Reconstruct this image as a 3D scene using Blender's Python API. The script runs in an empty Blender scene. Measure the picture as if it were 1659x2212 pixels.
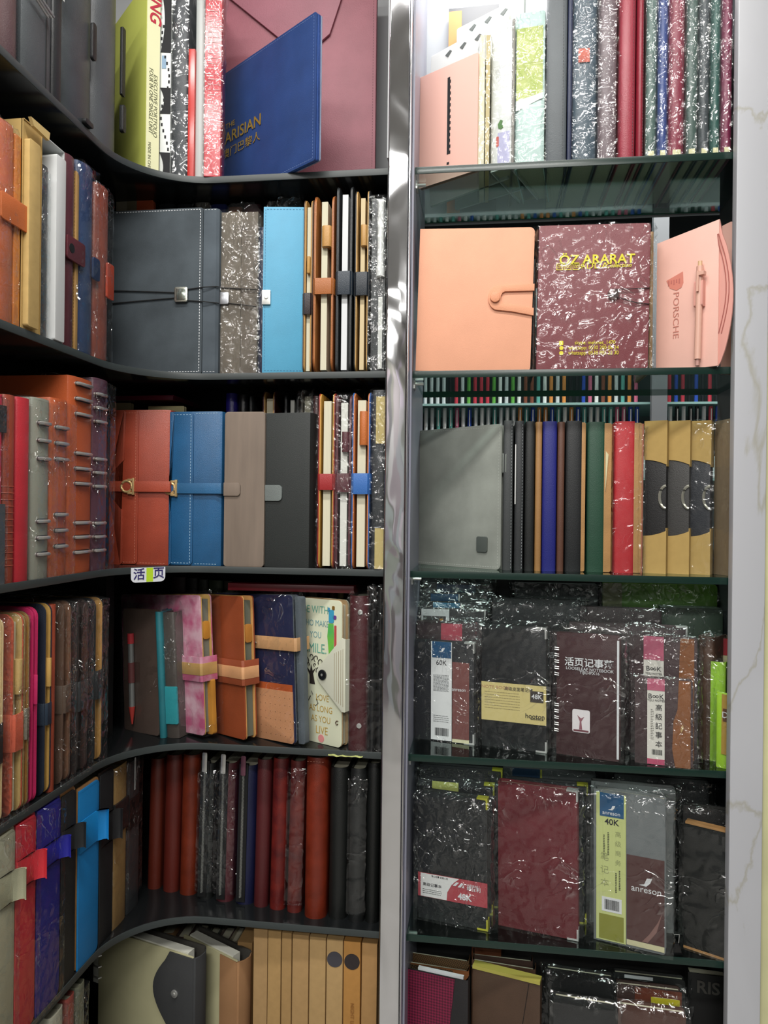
import bpy, bmesh, math, random
from mathutils import Vector, Matrix, noise
random.seed(7)
R = math.radians
sc = bpy.context.scene
# ---------------- camera, world, lights, exposure ----------------
F = 1620.0; CX = 829.5; CY = 1106.0
YAW = R(7.56); ROLL = R(0.65); PITCH = R(0.0)
fwd = Vector((-math.sin(YAW)*math.cos(PITCH), math.cos(YAW)*math.cos(PITCH), math.sin(PITCH)))
r0 = fwd.cross(Vector((0, 0, 1))).normalized(); u0 = r0.cross(fwd)
rt = r0*math.cos(ROLL)+u0*math.sin(ROLL); up = -r0*math.sin(ROLL)+u0*math.cos(ROLL)
cam = bpy.data.cameras.new('camera'); camo = bpy.data.objects.new('camera', cam)
sc.collection.objects.link(camo)
M = Matrix((rt, up, -fwd)).transposed().to_4x4()
camo.matrix_world = M
cam.sensor_fit = 'VERTICAL'; cam.sensor_height = 24.0; cam.lens = 24.0*F/2212.0
cam.clip_start = .02
sc.camera = camo
w = bpy.data.worlds.new('world'); sc.world = w; w.use_nodes = True
w.node_tree.nodes['Background'].inputs[0].default_value = (.80, .88, 1, 1)
w.node_tree.nodes['Background'].inputs[1].default_value = .05
sc.view_settings.view_transform = 'Standard'; sc.view_settings.look = 'None'
sc.view_settings.exposure = 0.14; sc.view_settings.gamma = 1.0
sc.view_settings.use_curve_mapping = False
sc.cycles.transparent_max_bounces = 40
sc.cycles.max_bounces = 10
sc.cycles.sample_clamp_indirect = 4.0

def area(name, loc, size, power, tgt=None, col=(1, .98, .94)):
    l = bpy.data.lights.new(name, 'AREA'); l.shape = 'RECTANGLE'; l.size, l.size_y = size
    l.energy = power; l.color = col
    o = bpy.data.objects.new(name, l); sc.collection.objects.link(o); o.location = loc
    if tgt: o.rotation_euler = (Vector(tgt)-Vector(loc)).to_track_quat('-Z', 'Y').to_euler()
    return o
area('ceiling_and_fill_light', (-.10, .42, 1.24), (1.2, .10), 17)
area('ceiling_and_fill_light', (-.3, -.55, 1.24), (1.2, .14), 34)  # unseen tube added behind the viewpoint for sparkle on the film
area('ceiling_and_fill_light', (.3, -1.9, 1.24), (1.2, .16), 40)  # added out of view: sparkle, and frontal fill into the shelves
area('ceiling_and_fill_light', (-.9, -2.7, 1.24), (1.2, .16), 30)  # extra unseen fill added near the back wall
area('ceiling_and_fill_light', (.4, 1.75, 1.24), (1.4, .2), 28)  # lamp added behind the shelves to brighten the pen rack
area('cabinet_lamp', (.0, 1.16, .98), (.22, .06), 2.4)

def ray(px, py): return fwd+rt*((px-CX)/F)+up*((CY-py)/F)
def atY(px, py, Y): d = ray(px, py); return d*(Y/d.y)
def atX(px, py, X): d = ray(px, py); return d*(X/d.x)
ZS = [.508, .208, -.086, -.356, -.621, -.895]     # shelf tops
XW = -.533; YF = 1.10

# ---------------- materials ----------------
def lin(h):
    h = h.lstrip('#'); c = [int(h[i:i+2], 16)/255 for i in (0, 2, 4)]
    return tuple(x/12.92 if x <= .04045 else ((x+.055)/1.055)**2.4 for x in c)+(1,)
_m = {}
def mat(col, rough=.55, metal=0., var=0., vs=18., bump=0., bs=300., spec=.5, coat=0., kind='', col2=None, stretch=None):
    key = (col, rough, metal, var, vs, bump, bs, spec, coat, kind, col2, stretch)
    if key in _m: return _m[key]
    m = bpy.data.materials.new('surface_'+col.strip('#')); m.use_nodes = True
    nt = m.node_tree; N = nt.nodes; L = nt.links; b = N['Principled BSDF']
    c = lin(col)
    b.inputs['Base Color'].default_value = c; b.inputs['Roughness'].default_value = rough
    b.inputs['Metallic'].default_value = metal; b.inputs['Specular IOR Level'].default_value = spec
    b.inputs['Coat Weight'].default_value = coat; b.inputs['Coat Roughness'].default_value = .15
    tc = N.new('ShaderNodeTexCoord'); vec = tc.outputs['Object']
    if stretch:
        mp = N.new('ShaderNodeMapping'); mp.inputs['Scale'].default_value = stretch
        L.new(vec, mp.inputs[0]); vec = mp.outputs[0]
    if var or col2:
        n = N.new('ShaderNodeTexNoise'); n.inputs['Scale'].default_value = vs; n.inputs['Detail'].default_value = 6
        L.new(vec, n.inputs['Vector'])
        rp = N.new('ShaderNodeValToRGB')
        if col2: a, z = c, lin(col2); p0, p1 = .38, .62
        else:
            a = tuple(min(1, x*(1-var)) for x in c[:3])+(1,); z = tuple(min(1, x*(1+var)) for x in c[:3])+(1,); p0, p1 = .3, .7
        rp.color_ramp.elements[0].color = a; rp.color_ramp.elements[0].position = p0
        rp.color_ramp.elements[1].color = z; rp.color_ramp.elements[1].position = p1
        L.new(n.outputs['Fac'], rp.inputs[0]); L.new(rp.outputs[0], b.inputs['Base Color'])
    if kind in ('weave', 'stripes', 'pages', 'check'):
        t = N.new('ShaderNodeTexChecker' if kind in ('weave', 'check') else 'ShaderNodeTexWave')
        if kind in ('weave', 'check'):
            mp = N.new('ShaderNodeMapping'); mp.inputs['Rotation'].default_value = (0, R(45), 0) if kind == 'weave' else (0, R(20), 0)
            mp.inputs['Location'].default_value = (.0003, .0311, .0003)
            L.new(vec, mp.inputs[0]); L.new(mp.outputs[0], t.inputs['Vector'])
            t.inputs['Scale'].default_value = vs; t.inputs[1].default_value = c; t.inputs[2].default_value = lin(col2 or '#000000')
            L.new(t.outputs[0], b.inputs['Base Color'])
        else:
            t.inputs['Scale'].default_value = vs; L.new(vec, t.inputs['Vector'])
            mx = N.new('ShaderNodeMix'); mx.data_type = 'RGBA'
            mx.inputs[6].default_value = c; mx.inputs[7].default_value = lin(col2) if col2 else tuple(x*.8 for x in c[:3])+(1,)
            L.new(t.outputs['Fac'], mx.inputs[0]); L.new(mx.outputs[2], b.inputs['Base Color'])
    if bump:
        if kind == 'croc': n = N.new('ShaderNodeTexVoronoi'); o = n.outputs['Distance']
        else: n = N.new('ShaderNodeTexNoise'); n.inputs['Detail'].default_value = 4; o = n.outputs['Fac']
        n.inputs['Scale'].default_value = bs; L.new(vec, n.inputs['Vector'])
        bp = N.new('ShaderNodeBump'); bp.inputs['Strength'].default_value = bump; bp.inputs['Distance'].default_value = .001
        L.new(o, bp.inputs['Height']); L.new(bp.outputs[0], b.inputs['Normal'])
    _m[key] = m; return m
def leather(c, **k): return mat(c, **{**dict(rough=.45, var=.18, vs=22, bump=.35, bs=900), **k})
def suede(c, **k): return mat(c, **{**dict(rough=.85, var=.28, vs=14, bump=.2, bs=1500, spec=.2), **k})
def kraft(c='#A8875A', **k): return mat(c, **{**dict(rough=.85, var=.06, vs=90, spec=.2), **k})
def gloss(c, **k): return mat(c, **{**dict(rough=.22, spec=.6), **k})
PAGE = mat('#DAD6BE', rough=.9, kind='pages', vs=260, spec=.1)
WHITE = mat('#E2E4E2', rough=.6); STEEL = mat('#D6D6D2', rough=.3, metal=.75); GOLD = mat('#DDBE86', rough=.35, metal=.6)
BLK = leather('#1B1D1E', var=.1); DARK = mat('#0B0C0C', rough=.5)
def film_mat(name, bs, st, haze, gl, crs=.0014):
    m = bpy.data.materials.new(name); m.use_nodes = True; nt = m.node_tree; N = nt.nodes; L = nt.links
    N.remove(N['Principled BSDF']); out = N['Material Output']
    tc = N.new('ShaderNodeTexCoord')
    n = N.new('ShaderNodeTexNoise'); n.inputs['Scale'].default_value = bs; n.inputs['Detail'].default_value = 1.2; n.inputs['Distortion'].default_value = 1.1
    n2 = N.new('ShaderNodeTexNoise'); n2.inputs['Scale'].default_value = bs*.28; n2.inputs['Detail'].default_value = 1
    L.new(tc.outputs['Object'], n.inputs[0]); L.new(tc.outputs['Object'], n2.inputs[0])
    ml = N.new('ShaderNodeMath'); ml.operation = 'MULTIPLY'; L.new(n.outputs['Fac'], ml.inputs[0]); L.new(n2.outputs['Fac'], ml.inputs[1])
    bp = N.new('ShaderNodeBump'); bp.inputs['Strength'].default_value = st; bp.inputs['Distance'].default_value = .02
    L.new(ml.outputs[0], bp.inputs['Height'])
    bp.inputs['Distance'].default_value = .010
    n3 = N.new('ShaderNodeTexNoise'); n3.inputs['Scale'].default_value = bs*.62; n3.inputs['Detail'].default_value = 1.6; n3.inputs['Distortion'].default_value = 1.6
    L.new(tc.outputs['Object'], n3.inputs[0])
    def mth(op, a, b=None, cl=False):
        q = N.new('ShaderNodeMath'); q.operation = op; q.use_clamp = cl
        for k, v in enumerate((a, b)):
            if v is None: continue
            if isinstance(v, (int, float)): q.inputs[k].default_value = v
            else: L.new(v, q.inputs[k])
        return q.outputs[0]
    ab = mth('ABSOLUTE', mth('SUBTRACT', n3.outputs['Fac'], .5))
    rd = mth('SUBTRACT', 1.0, mth('DIVIDE', ab, .045), True)
    mk = mth('MULTIPLY', mth('SUBTRACT', n2.outputs['Fac'], .47, True), 9.0, True)
    rd = mth('MULTIPLY', rd, mk)
    bq = N.new('ShaderNodeBump'); bq.inputs['Strength'].default_value = 1.0; bq.inputs['Distance'].default_value = crs
    L.new(rd, bq.inputs['Height']); L.new(bp.outputs[0], bq.inputs['Normal']); bp = bq
    fr = N.new('ShaderNodeFresnel'); fr.inputs[0].default_value = 1.45

    sc_ = N.new('ShaderNodeMath'); sc_.operation = 'MULTIPLY_ADD'; sc_.inputs[1].default_value = gl; sc_.inputs[2].default_value = .02; sc_.use_clamp = True
    ge = N.new('ShaderNodeNewGeometry'); iv = N.new('ShaderNodeMath'); iv.operation = 'SUBTRACT'; iv.inputs[0].default_value = 1
    L.new(ge.outputs['Backfacing'], iv.inputs[1]); L.new(fr.outputs[0], sc_.inputs[0])
    mb_ = N.new('ShaderNodeMath'); mb_.operation = 'MULTIPLY'; cap = N.new('ShaderNodeMath'); cap.operation = 'MINIMUM'; cap.inputs[1].default_value = .42; L.new(mth('ADD', sc_.outputs[0], mth('MULTIPLY', rd, .24)), cap.inputs[0]); L.new(cap.outputs[0], mb_.inputs[0]); L.new(iv.outputs[0], mb_.inputs[1]); sc_ = mb_
    tr = N.new('ShaderNodeBsdfTransparent'); tr.inputs[0].default_value = (.97, .98, .98, 1)
    g = N.new('ShaderNodeBsdfGlossy'); g.inputs['Roughness'].default_value = .11; L.new(bp.outputs[0], g.inputs['Normal'])
    d = N.new('ShaderNodeBsdfDiffuse'); d.inputs[0].default_value = (.8, .82, .82, 1)
    a = N.new('ShaderNodeMixShader'); L.new(sc_.outputs[0], a.inputs[0]); L.new(tr.outputs[0], a.inputs[1]); L.new(g.outputs[0], a.inputs[2])
    z = N.new('ShaderNodeMixShader'); z.inputs[0].default_value = haze; L.new(a.outputs[0], z.inputs[1]); L.new(d.outputs[0], z.inputs[2])
    L.new(z.outputs[0], out.inputs[0]); return m
FILM = film_mat('clear_plastic_film', 34, .7, .003, 1.0, .0016)
FILM2 = film_mat('crinkled_plastic_film', 58, .9, .005, 1.2, .0014)

# ---------------- mesh building ----------------
class MB:
    def __init__(s): s.bm = bmesh.new()
    def prism(s, pts, axis, a, b, bev=0.):
        def P(p, t):
            if axis == 'x': return (t, p[0], p[1])
            if axis == 'y': return (p[0], t, p[1])
            return (p[0], p[1], t)
        v0 = [s.bm.verts.new(P(p, a)) for p in pts]; v1 = [s.bm.verts.new(P(p, b)) for p in pts]
        fs = [s.bm.faces.new(v0), s.bm.faces.new(v1[::-1])]; n = len(pts)
        for i in range(n): fs.append(s.bm.faces.new((v0[i], v0[(i+1) % n], v1[(i+1) % n], v1[i])))
        bmesh.ops.recalc_face_normals(s.bm, faces=fs)
        if bev:
            es = set(e for f in fs[:2] for e in f.edges)
            bmesh.ops.bevel(s.bm, geom=list(es), offset=bev, segments=2, affect='EDGES', profile=.6)
        return s
    def box(s, x0, x1, y0, y1, z0, z1, bev=0.):
        return s.prism([(x0, z0), (x1, z0), (x1, z1), (x0, z1)], 'y', y0, y1, bev)
    def rr(s, axis, a0, a1, b0, b1, t0, t1, r=.006, bev=.0004, n=5, corners=(1, 1, 1, 1)):
        return s.prism(rrect(a0, a1, b0, b1, r, n, corners), axis, t0, t1, bev)
    def tube(s, pts, r, seg=6, close=False):
        pts = [Vector(p) for p in pts]; rings = []
        for i, p in enumerate(pts):
            d = (pts[min(i+1, len(pts)-1)]-pts[max(i-1, 0)]).normalized()
            a = d.orthogonal().normalized() if abs(d.z) > .95 else d.cross(Vector((0, 0, 1))).normalized()
            b = d.cross(a)
            rings.append([s.bm.verts.new(p+(a*math.cos(t)+b*math.sin(t))*r) for t in [2*math.pi*k/seg for k in range(seg)]])
        for i in range(len(rings)-1):
            for k in range(seg):
                s.bm.faces.new((rings[i][k], rings[i][(k+1) % seg], rings[i+1][(k+1) % seg], rings[i+1][k]))
        s.bm.faces.new(rings[0]); s.bm.faces.new(rings[-1][::-1]); return s
    def disc(s, x, z, r, y0, y1, n=20, bev=0.):
        return s.prism([(x+r*math.cos(2*math.pi*k/n), z+r*math.sin(2*math.pi*k/n)) for k in range(n)], 'y', y0, y1, bev)
    def dash(s, pts, y, L=.0028, gap=.0018, wd=.00035):
        for (a, b) in zip(pts[:-1], pts[1:]):
            a = Vector(a); b = Vector(b); d = b-a; n = max(1, int(d.length/(L+gap))); u = d.normalized(); q = Vector((-u.y, u.x))*wd
            for k in range(n):
                p = a+u*(k*d.length/n); e = p+u*L
                vs = [s.bm.verts.new((c.x, y, c.y)) for c in (p-q, e-q, e+q, p+q)]
                s.bm.faces.new(vs)
        return s
def rrect(a0, a1, b0, b1, r, n=5, corners=(1, 1, 1, 1)):
    p = []
    for (ca, cb, t0, k) in ((a1-r, b0+r, -90, 0), (a1-r, b1-r, 0, 1), (a0+r, b1-r, 90, 2), (a0+r, b0+r, 180, 3)):
        if not corners[k]:
            p.append([(a1, b0), (a1, b1), (a0, b1), (a0, b0)][k]); continue
        for i in range(n+1):
            t = R(t0+90*i/n); p.append((ca+r*math.cos(t), cb+r*math.sin(t)))
    return p
def part(name, par, mb, m, label=None, smooth=True, loc=None):
    me = bpy.data.meshes.new(name)
    bm = mb.bm if isinstance(mb, MB) else mb
    bm.to_mesh(me); bm.free()
    if smooth: me.shade_smooth(); me.set_sharp_from_angle(angle=R(40))
    o = bpy.data.objects.new(name, me); sc.collection.objects.link(o)
    me.materials.append(m)
    if par: o.parent = par
    if label: o['label'] = label
    if loc: o.location = loc
    return o
def thing(name, label, cat, fr, lean=0., group=None, rx=0.):
    o = bpy.data.objects.new(name, None); sc.collection.objects.link(o); o.empty_display_size = .02
    o.location = fr['loc']; o.rotation_euler = (R(rx), R(lean), fr['rot'])
    o['label'] = label; o['category'] = cat
    if group: o['group'] = group
    return o
def solo(o, label, cat, group=None):
    o['label'] = label; o['category'] = cat
    if group: o['group'] = group
    return o
def fr(p0, p1, pt, zb, Y=YF, Y1=None, X=None, pb=None):
    """frame of an item whose face spans pixel columns p0..p1 and whose top is at pixel row pt."""
    zb0 = zb
    pb = pb or (CY-zb/1.1*F)
    pm = (max(0, pt)+min(2212, pb))/2
    if X is not None: A = atX(p0, pm, X); B = atX(p1, pm, X); T = atX((p0+p1)/2, pt, X)
    else: A = atY(p0, pm, Y); B = atY(p1, pm, Y if Y1 is None else Y1); T = atY(p1, pt, Y if Y1 is None else Y1)
    d = B-A; d.z = 0
    return dict(loc=((A.x+B.x)/2, (A.y+B.y)/2, zb0), rot=math.atan2(d.y, d.x), w=d.length, h=T.z-zb0)
def wing(p0, p1, pt, row, dx=0.): return fr(p0, p1, pt, ZS[row], X=XW+dx)
def text(par, s, x, z, size, m, y=-.0012, rot=0, align='CENTER', sx=1., shear=0., bold=0., name='lettering', ext=.00015):
    c = bpy.data.curves.new('t', 'FONT'); c.body = s; c.size = size; c.align_x = align; c.align_y = 'CENTER'
    c.extrude = ext; c.shear = shear; c.offset = bold; c.resolution_u = 3
    o = bpy.data.objects.new('t', c); sc.collection.objects.link(o)
    bpy.context.view_layer.update()
    me = bpy.data.meshes.new_from_object(o.evaluated_get(bpy.context.evaluated_depsgraph_get()))
    bpy.data.objects.remove(o); bpy.data.curves.remove(c)
    me.transform(Matrix.Translation((x, y, z)) @ Matrix.Rotation(R(rot), 4, 'Y') @ Matrix.Rotation(R(90), 4, 'X') @ Matrix.Diagonal((sx, 1, 1, 1)))
    me.materials.clear(); me.materials.append(m)
    q = bpy.data.objects.new(name, me); sc.collection.objects.link(q); q.parent = par
    return q
def sleeve(T, w, h, t, top=.012, mx=.003, amp=.0016, seed=0, m=None, bot=.0, crush=0., x=0, y=0, z0=.0006):
    """clear film bag around an item: front, sides and back in one crumpled skin, pinched flat at the top seal"""
    m = m or FILM; bm = bmesh.new()
    nf = max(8, min(40, int(w/.004))); ns = max(4, min(10, int(t/.012))); M_ = max(20, int(h/.0045))
    a, b = w/2+mx, t/2+mx*.6
    loop = []
    for i in range(nf): loop.append((-a+2*a*i/nf, -b, 0, -1))
    for i in range(ns): loop.append((a, -b+2*b*i/ns, 1, 0))
    for i in range(nf//3): loop.append((a-2*a*i/(nf//3), b, 0, 1))
    for i in range(ns): loop.append((-a, b-2*b*i/ns, -1, 0))
    rings = []
    for j in range(M_+1):
        f = j/M_; z = z0+(h+top-z0)*f
        fl = 1. if z < h-.002 else max(.06, 1-(z-h+.002)/(top+.001)*1.0) if top else 1.
        if bot and z < bot: fl = max(.3, z/bot)
        ring = []
        for (px, py, nx, ny) in loop:
            v = Vector((px*55+seed*7.3, py*55, z*34+seed*3.1))
            k = noise.noise(v)*.5+.5; k2 = 1-abs(noise.noise(v*2.1))*2
            dsp = amp*(k*.9+max(0, k2)**3*1.1)*(1+1.3*max(0, (f-.82)/.18))
            X_, Y_ = px, py*fl
            if crush and z > h: X_ = px*(1-crush*(z-h)/top)+noise.noise(v*.6)*.01*crush; 
            zz = z+(noise.noise(v*.8)*.004*(f > .96) if top else 0)
            ring.append(bm.verts.new((x+X_+nx*dsp, y+t/2+Y_+ny*dsp*max(fl, .35), zz)))
        rings.append(ring)
    n = len(loop)
    for j in range(M_):
        for i in range(n): bm.faces.new((rings[j][i], rings[j][(i+1) % n], rings[j+1][(i+1) % n], rings[j+1][i]))
    me_o = part('plastic_sleeve', T, bm, m, 'clear crinkled plastic sleeve')
    return me_o
# ---------------- book builders ----------------
def cprof(w, d, ry, c, n=8):
    """C-shaped cover section: rounded spine at y=0, open at the back (y=d)"""
    o = [(-w/2, d), (-w/2, ry)]
    for i in range(1, n): t = math.pi*(1-i/n); o.append((w/2*math.cos(t), ry-ry*math.sin(t)))
    o += [(w/2, ry), (w/2, d)]
    i_ = [(w/2-c, d), (w/2-c, ry)]
    for i in range(1, n): t = math.pi*i/n; i_.append(((w/2-c)*math.cos(t), ry-(ry-c)*math.sin(t)))
    i_ += [(-w/2+c, ry), (-w/2+c, d)]
    return o+i_
def spine_book(T, w, h, d, m, ry=None, c=.0018, pages=PAGE, ribs=0, stitch=None):
    ry = min(w/2, .010) if ry is None else ry
    part('cover', T, MB().prism(cprof(w, d, max(ry, .0008), c), 'z', 0, h, .0003), m)
    part('page_block', T, MB().box(-w/2+c+.0006, w/2-c-.0006, ry+c, d-.006, .004, h-.006), pages, smooth=False)
    if ribs:
        b = MB()
        for k in range(ribs): z = .02+k*.0075; b.tube([(-w/2, ry*.9, z), (-w*.35, ry*.3, z), (0, -.0003, z), (w*.35, ry*.3, z), (w/2, ry*.9, z)], .0008, 5)
        part('rib_pattern', T, b, m)
    if stitch:
        b = MB().dash([(w*.33, .003), (w*.33, h-.003)], ry*.18-.0003); part('stitching', T, b, stitch, smooth=False)
def fore_book(T, w, h, d, outer, inner, pages=PAGE, pf=.45, strap=None, loop=None, arm=.035, r=.012, c=.0016, rec=.006, po=0.):
    b = MB(); l = MB()
    b.rr('x', 0, d, 0, h, -w/2, -w/2+c, r, .0003, corners=(0, 0, 1, 1)); b.rr('x', 0, d, 0, h, w/2-c, w/2, r, .0003, corners=(0, 0, 1, 1))
    b.box(-w/2, w/2, d, d+.0015, 0, h)
    l.rr('x', .0006, d, .0006, h-.0006, -w/2+c, -w/2+2.1*c, r, .0002, corners=(0, 0, 1, 1)); l.rr('x', .0006, d, .0006, h-.0006, w/2-2.1*c, w/2-c, r, .0002, corners=(0, 0, 1, 1))
    part('cover', T, b, outer); part('lining', T, l, inner)
    pw = w*pf
    part('page_block', T, MB().box(po-pw/2, po+pw/2, rec, d-.004, .004, h*.955), pages, smooth=False)
    if strap:
        z0, z1, sm = strap[:3]; a = w/2+.0012; x = .0014
        p = [(-a, arm), (-a, .002), (-a+.004, -.0025), (a-.004, -.0025), (a, .002), (a, arm), (a-x, arm), (a-x, .002), (a-.005, -.0025+x), (-a+.005, -.0025+x), (-a+x, .002), (-a+x, arm)]
        part('strap', T, MB().prism(p, 'z', z0, z1, .0003), sm)
    if loop:
        z0, z1, lm = loop[:3]; x0, x1 = -w*.10, w/2-2.2*c
        p = rrect(x0, x1, -.003, .014, min(.005, (x1-x0)*.4), 5); q = rrect(x0+.001, x1-.001, -.002, .013, min(.004, (x1-x0)*.3), 5)
        b = MB(); b.prism(p, 'z', z0, z1, .0002); part('pen_loop', T, b, lm)
def face_book(T, w, h, t, m, r=.006, c=.0022, pages=PAGE, stitch=None, spine='l', lining=None, back=None):
    s = -1 if spine == 'l' else 1
    cn = (1, 1, 0, 0) if spine == 'l' else (0, 0, 1, 1)
    part('front_cover', T, MB().rr('y', -w/2, w/2, 0, h, 0, c, r, .0005, corners=cn), m)
    part('back_cover', T, MB().rr('y', -w/2, w/2, 0, h, t-c, t, r, .0005, corners=cn), back or m)
    part('spine', T, MB().box(*sorted((s*w/2, s*(w/2-.002))), c, t-c, .0005, h-.0005), m)
    part('page_block', T, MB().box(-w/2+.003, w/2-.003, c+.0002, t-c-.0002, .003, h-.004), pages, smooth=False)
    if stitch:
        i = .0035
        part('stitching', T, MB().dash([(-w/2+i, i), (w/2-i, i), (w/2-i, h-i), (-w/2+i, h-i)] if spine == 'l' else [(w/2-i, i), (-w/2+i, i), (-w/2+i, h-i), (w/2-i, h-i)], -.00025), stitch, smooth=False)
def slab(T, w, h, t, m, name='cover', r=.004, bev=.001, y=0, x=0, z=0): return part(name, T, MB().rr('y', x-w/2, x+w/2, z, z+h, y, y+t, r, bev), m)
def card(T, name, x0, x1, z0, z1, m, y=-.0006, r=0, label=None):
    b = MB()
    if r: b.rr('y', x0, x1, z0, z1, y-.0003, y, r, 0)
    else: b.box(x0, x1, y-.0003, y, z0, z1)
    return part(name, T, b, m, label, smooth=False)
def rings(T, w, zs, m_slot=None, x0=None, x1=None, y=0, r=.0022):
    x0 = -w*.30 if x0 is None else x0; x1 = w*.30 if x1 is None else x1
    for z in zs:
        sl = part('ring_slot', T, MB().rr('y', x0-.002, x1+.001, z-.003, z+.003, y-.0006, y+.0001, .0028, 0), m_slot or DARK)
        part('ring', T, MB().tube([(x0, y+.003, z), (x0+.0005, y-.002, z), (x0+.003, y-.0042, z), (x1-.003, y-.0042, z), (x1-.0005, y-.002, z), (x1, y+.003, z)], r, 8), STEEL)
def corners_metal(T, w, h, m, y=-.0008, only='r', L=.016):
    for (x, z, sx, sz) in ((w/2, h, -1, -1), (w/2, 0, -1, 1)) + (((-w/2, h, 1, -1), (-w/2, 0, 1, 1)) if only == 'all' else ()):
        b = MB(); k = .0022
        p = [(x-sx*.0004, z-sz*.0004), (x+sx*L, z-sz*.0004), (x+sx*L, z+sz*k), (x+sx*(k+.001), z+sz*k), (x+sx*k, z+sz*(k+.001)), (x+sx*k, z+sz*L), (x-sx*.0004, z+sz*L)]
        part('metal_corner', T, b.prism(p, 'y', y, y+.012, .0003), m)
def barcode(T, x0, x1, z0, z1, y=-.0012):
    b = MB(); x = x0; rnd = random.Random(3)
    while x < x1:
        k = rnd.choice((.0003, .0005, .0009)); b.box(x, min(x+k, x1), y-.0001, y, z0, z1); x += k+rnd.choice((.0003, .0006))
    part('barcode', T, b, mat('#1A1A1A', rough=.8), smooth=False)
def lines(T, x0, x1, zs, m, y=-.0012, th=.0006, name='fine_print', seed=1):
    b = MB(); rnd = random.Random(seed)
    for z in zs:
        x = x0
        while x < x1-.001:
            k = rnd.uniform(.0015, .005); b.box(x, min(x+k, x1), y-.0001, y, z-th/2, z+th/2); x += k+.0007
    part(name, T, b, m, smooth=False)
INK = mat('#1C1C20', rough=.8)
# ---------------- room and cabinets ----------------
def struct(name, mb, m, label=None):
    o = part(name, None, mb, m, smooth=False); o['kind'] = 'structure'
    if label: o['label'] = label
    return o
wallm = mat('#6A6C70', rough=.8)
struct('floor', MB().box(-3, 3, -3.2, 4.0, -1.50, -1.45), mat('#8E8C88', rough=.4))
struct('ceiling', MB().box(-3, 3, -3.2, 4.0, 1.30, 1.35), mat('#D8D8D6', rough=.9))
wb_ = mat('#5A6068', rough=.7); nt = wb_.node_tree; vo = nt.nodes.new('ShaderNodeTexVoronoi'); vo.inputs['Scale'].default_value = 2.2; vo.distance = 'CHEBYCHEV'
hs = nt.nodes.new('ShaderNodeHueSaturation'); hs.inputs['Saturation'].default_value = .15; hs.inputs['Value'].default_value = .35; tcw = nt.nodes.new('ShaderNodeTexCoord')
nt.links.new(tcw.outputs['Object'], vo.inputs['Vector']); nt.links.new(vo.outputs['Color'], hs.inputs['Color']); nt.links.new(hs.outputs[0], nt.nodes['Principled BSDF'].inputs['Base Color'])
struct('wall_back', MB().box(-3, 3, -3.25, -3.2, -1.45, 1.30), wb_)  # unseen wall, its tinted blocks invented to vary reflections in steel and film
struct('wall_far', MB().box(-3, 3, 3.4, 3.45, -1.45, 1.30), mat('#20282A', rough=.8))
struct('wall_left', MB().box(-3.05, -3, -3.2, 3.4, -1.45, 1.30), mat('#55585A', rough=.8))
struct('wall_right', MB().box(3, 3.05, -3.2, 3.4, -1.45, 1.30), wallm)

BG = mat('#151718', rough=.16, spec=.5)                 # smoked black shelf
# corner shelving unit
U = bpy.data.objects.new('corner_shelving_unit', None); sc.collection.objects.link(U); U.location = (-.45, 1.2, -1.45)
U['label'] = 'black curved corner shelving unit packed with leather notebooks'; U['category'] = 'shelving unit'
def child(name, mb, m, label=None, P=None):
    o = part(name, P or U, mb, m, label); o.matrix_parent_inverse = Matrix.Translation(-(P or U).location); return o
def shelf_poly(x0=-.72, yb=1.31, ys=.50, front=0.):
    p = [(x0, ys), (XW, ys)]
    c = (-.413, .98)
    for i in range(13):
        t = R(180-90*i/12); p.append((c[0]+.12*math.cos(t), c[1]+.12*math.sin(t)))
    p += [(-.1455, YF), (-.1455, yb), (x0, yb)]
    return p
nt_m = mat('#1E2122', rough=.25, spec=.5)
for i, z in enumerate(ZS):
    s_ = child('shelf', MB().prism(shelf_poly(), 'z', z-.009, z, .0025), BG)
    pl = shelf_poly()[1:-2]; b = MB(); b.prism(pl+[(x+.0016, y-.0016) for x, y in pl[::-1]], 'z', z-.0095, z+.0005, .0006); child('edge_trim', b, mat('#353B3B', rough=.45), 'grey rubber-like edge trim')
K = mat('#0C0D0D', rough=.6)
child('back_panel', MB().box(-.72, -.146, 1.311, 1.325, -1.40, .485), K)
child('back_panel', MB().box(-.72, -.146, 1.311, 1.325, .485, 1.2), mat('#A9ABAD', rough=.6), 'light grey painted upper back panel')
child('back_panel', MB().box(-.735, -.721, .50, 1.325, -1.40, 1.2), K)
child('side_panel', MB().box(-.1455, -.1435, 1.085, 1.325, .517, 1.2), mat('#B4B6B8', rough=.5), 'pale grey side panel of the top bay')
child('side_panel', MB().box(-.1455, -.1435, 1.095, 1.325, -1.40, .498), K)
child('corner_post', MB().box(-.62, -.575, 1.09, 1.115, ZS[3], ZS[2]-.010), mat('#141516', rough=.4))
child('corner_post', MB().box(-.615, -.575, 1.09, 1.115, ZS[4], ZS[3]-.010), mat('#141516', rough=.4))
child('base_board', MB().box(-.72, -.146, 1.05, 1.31, -1.45, -1.30), K)

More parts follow.
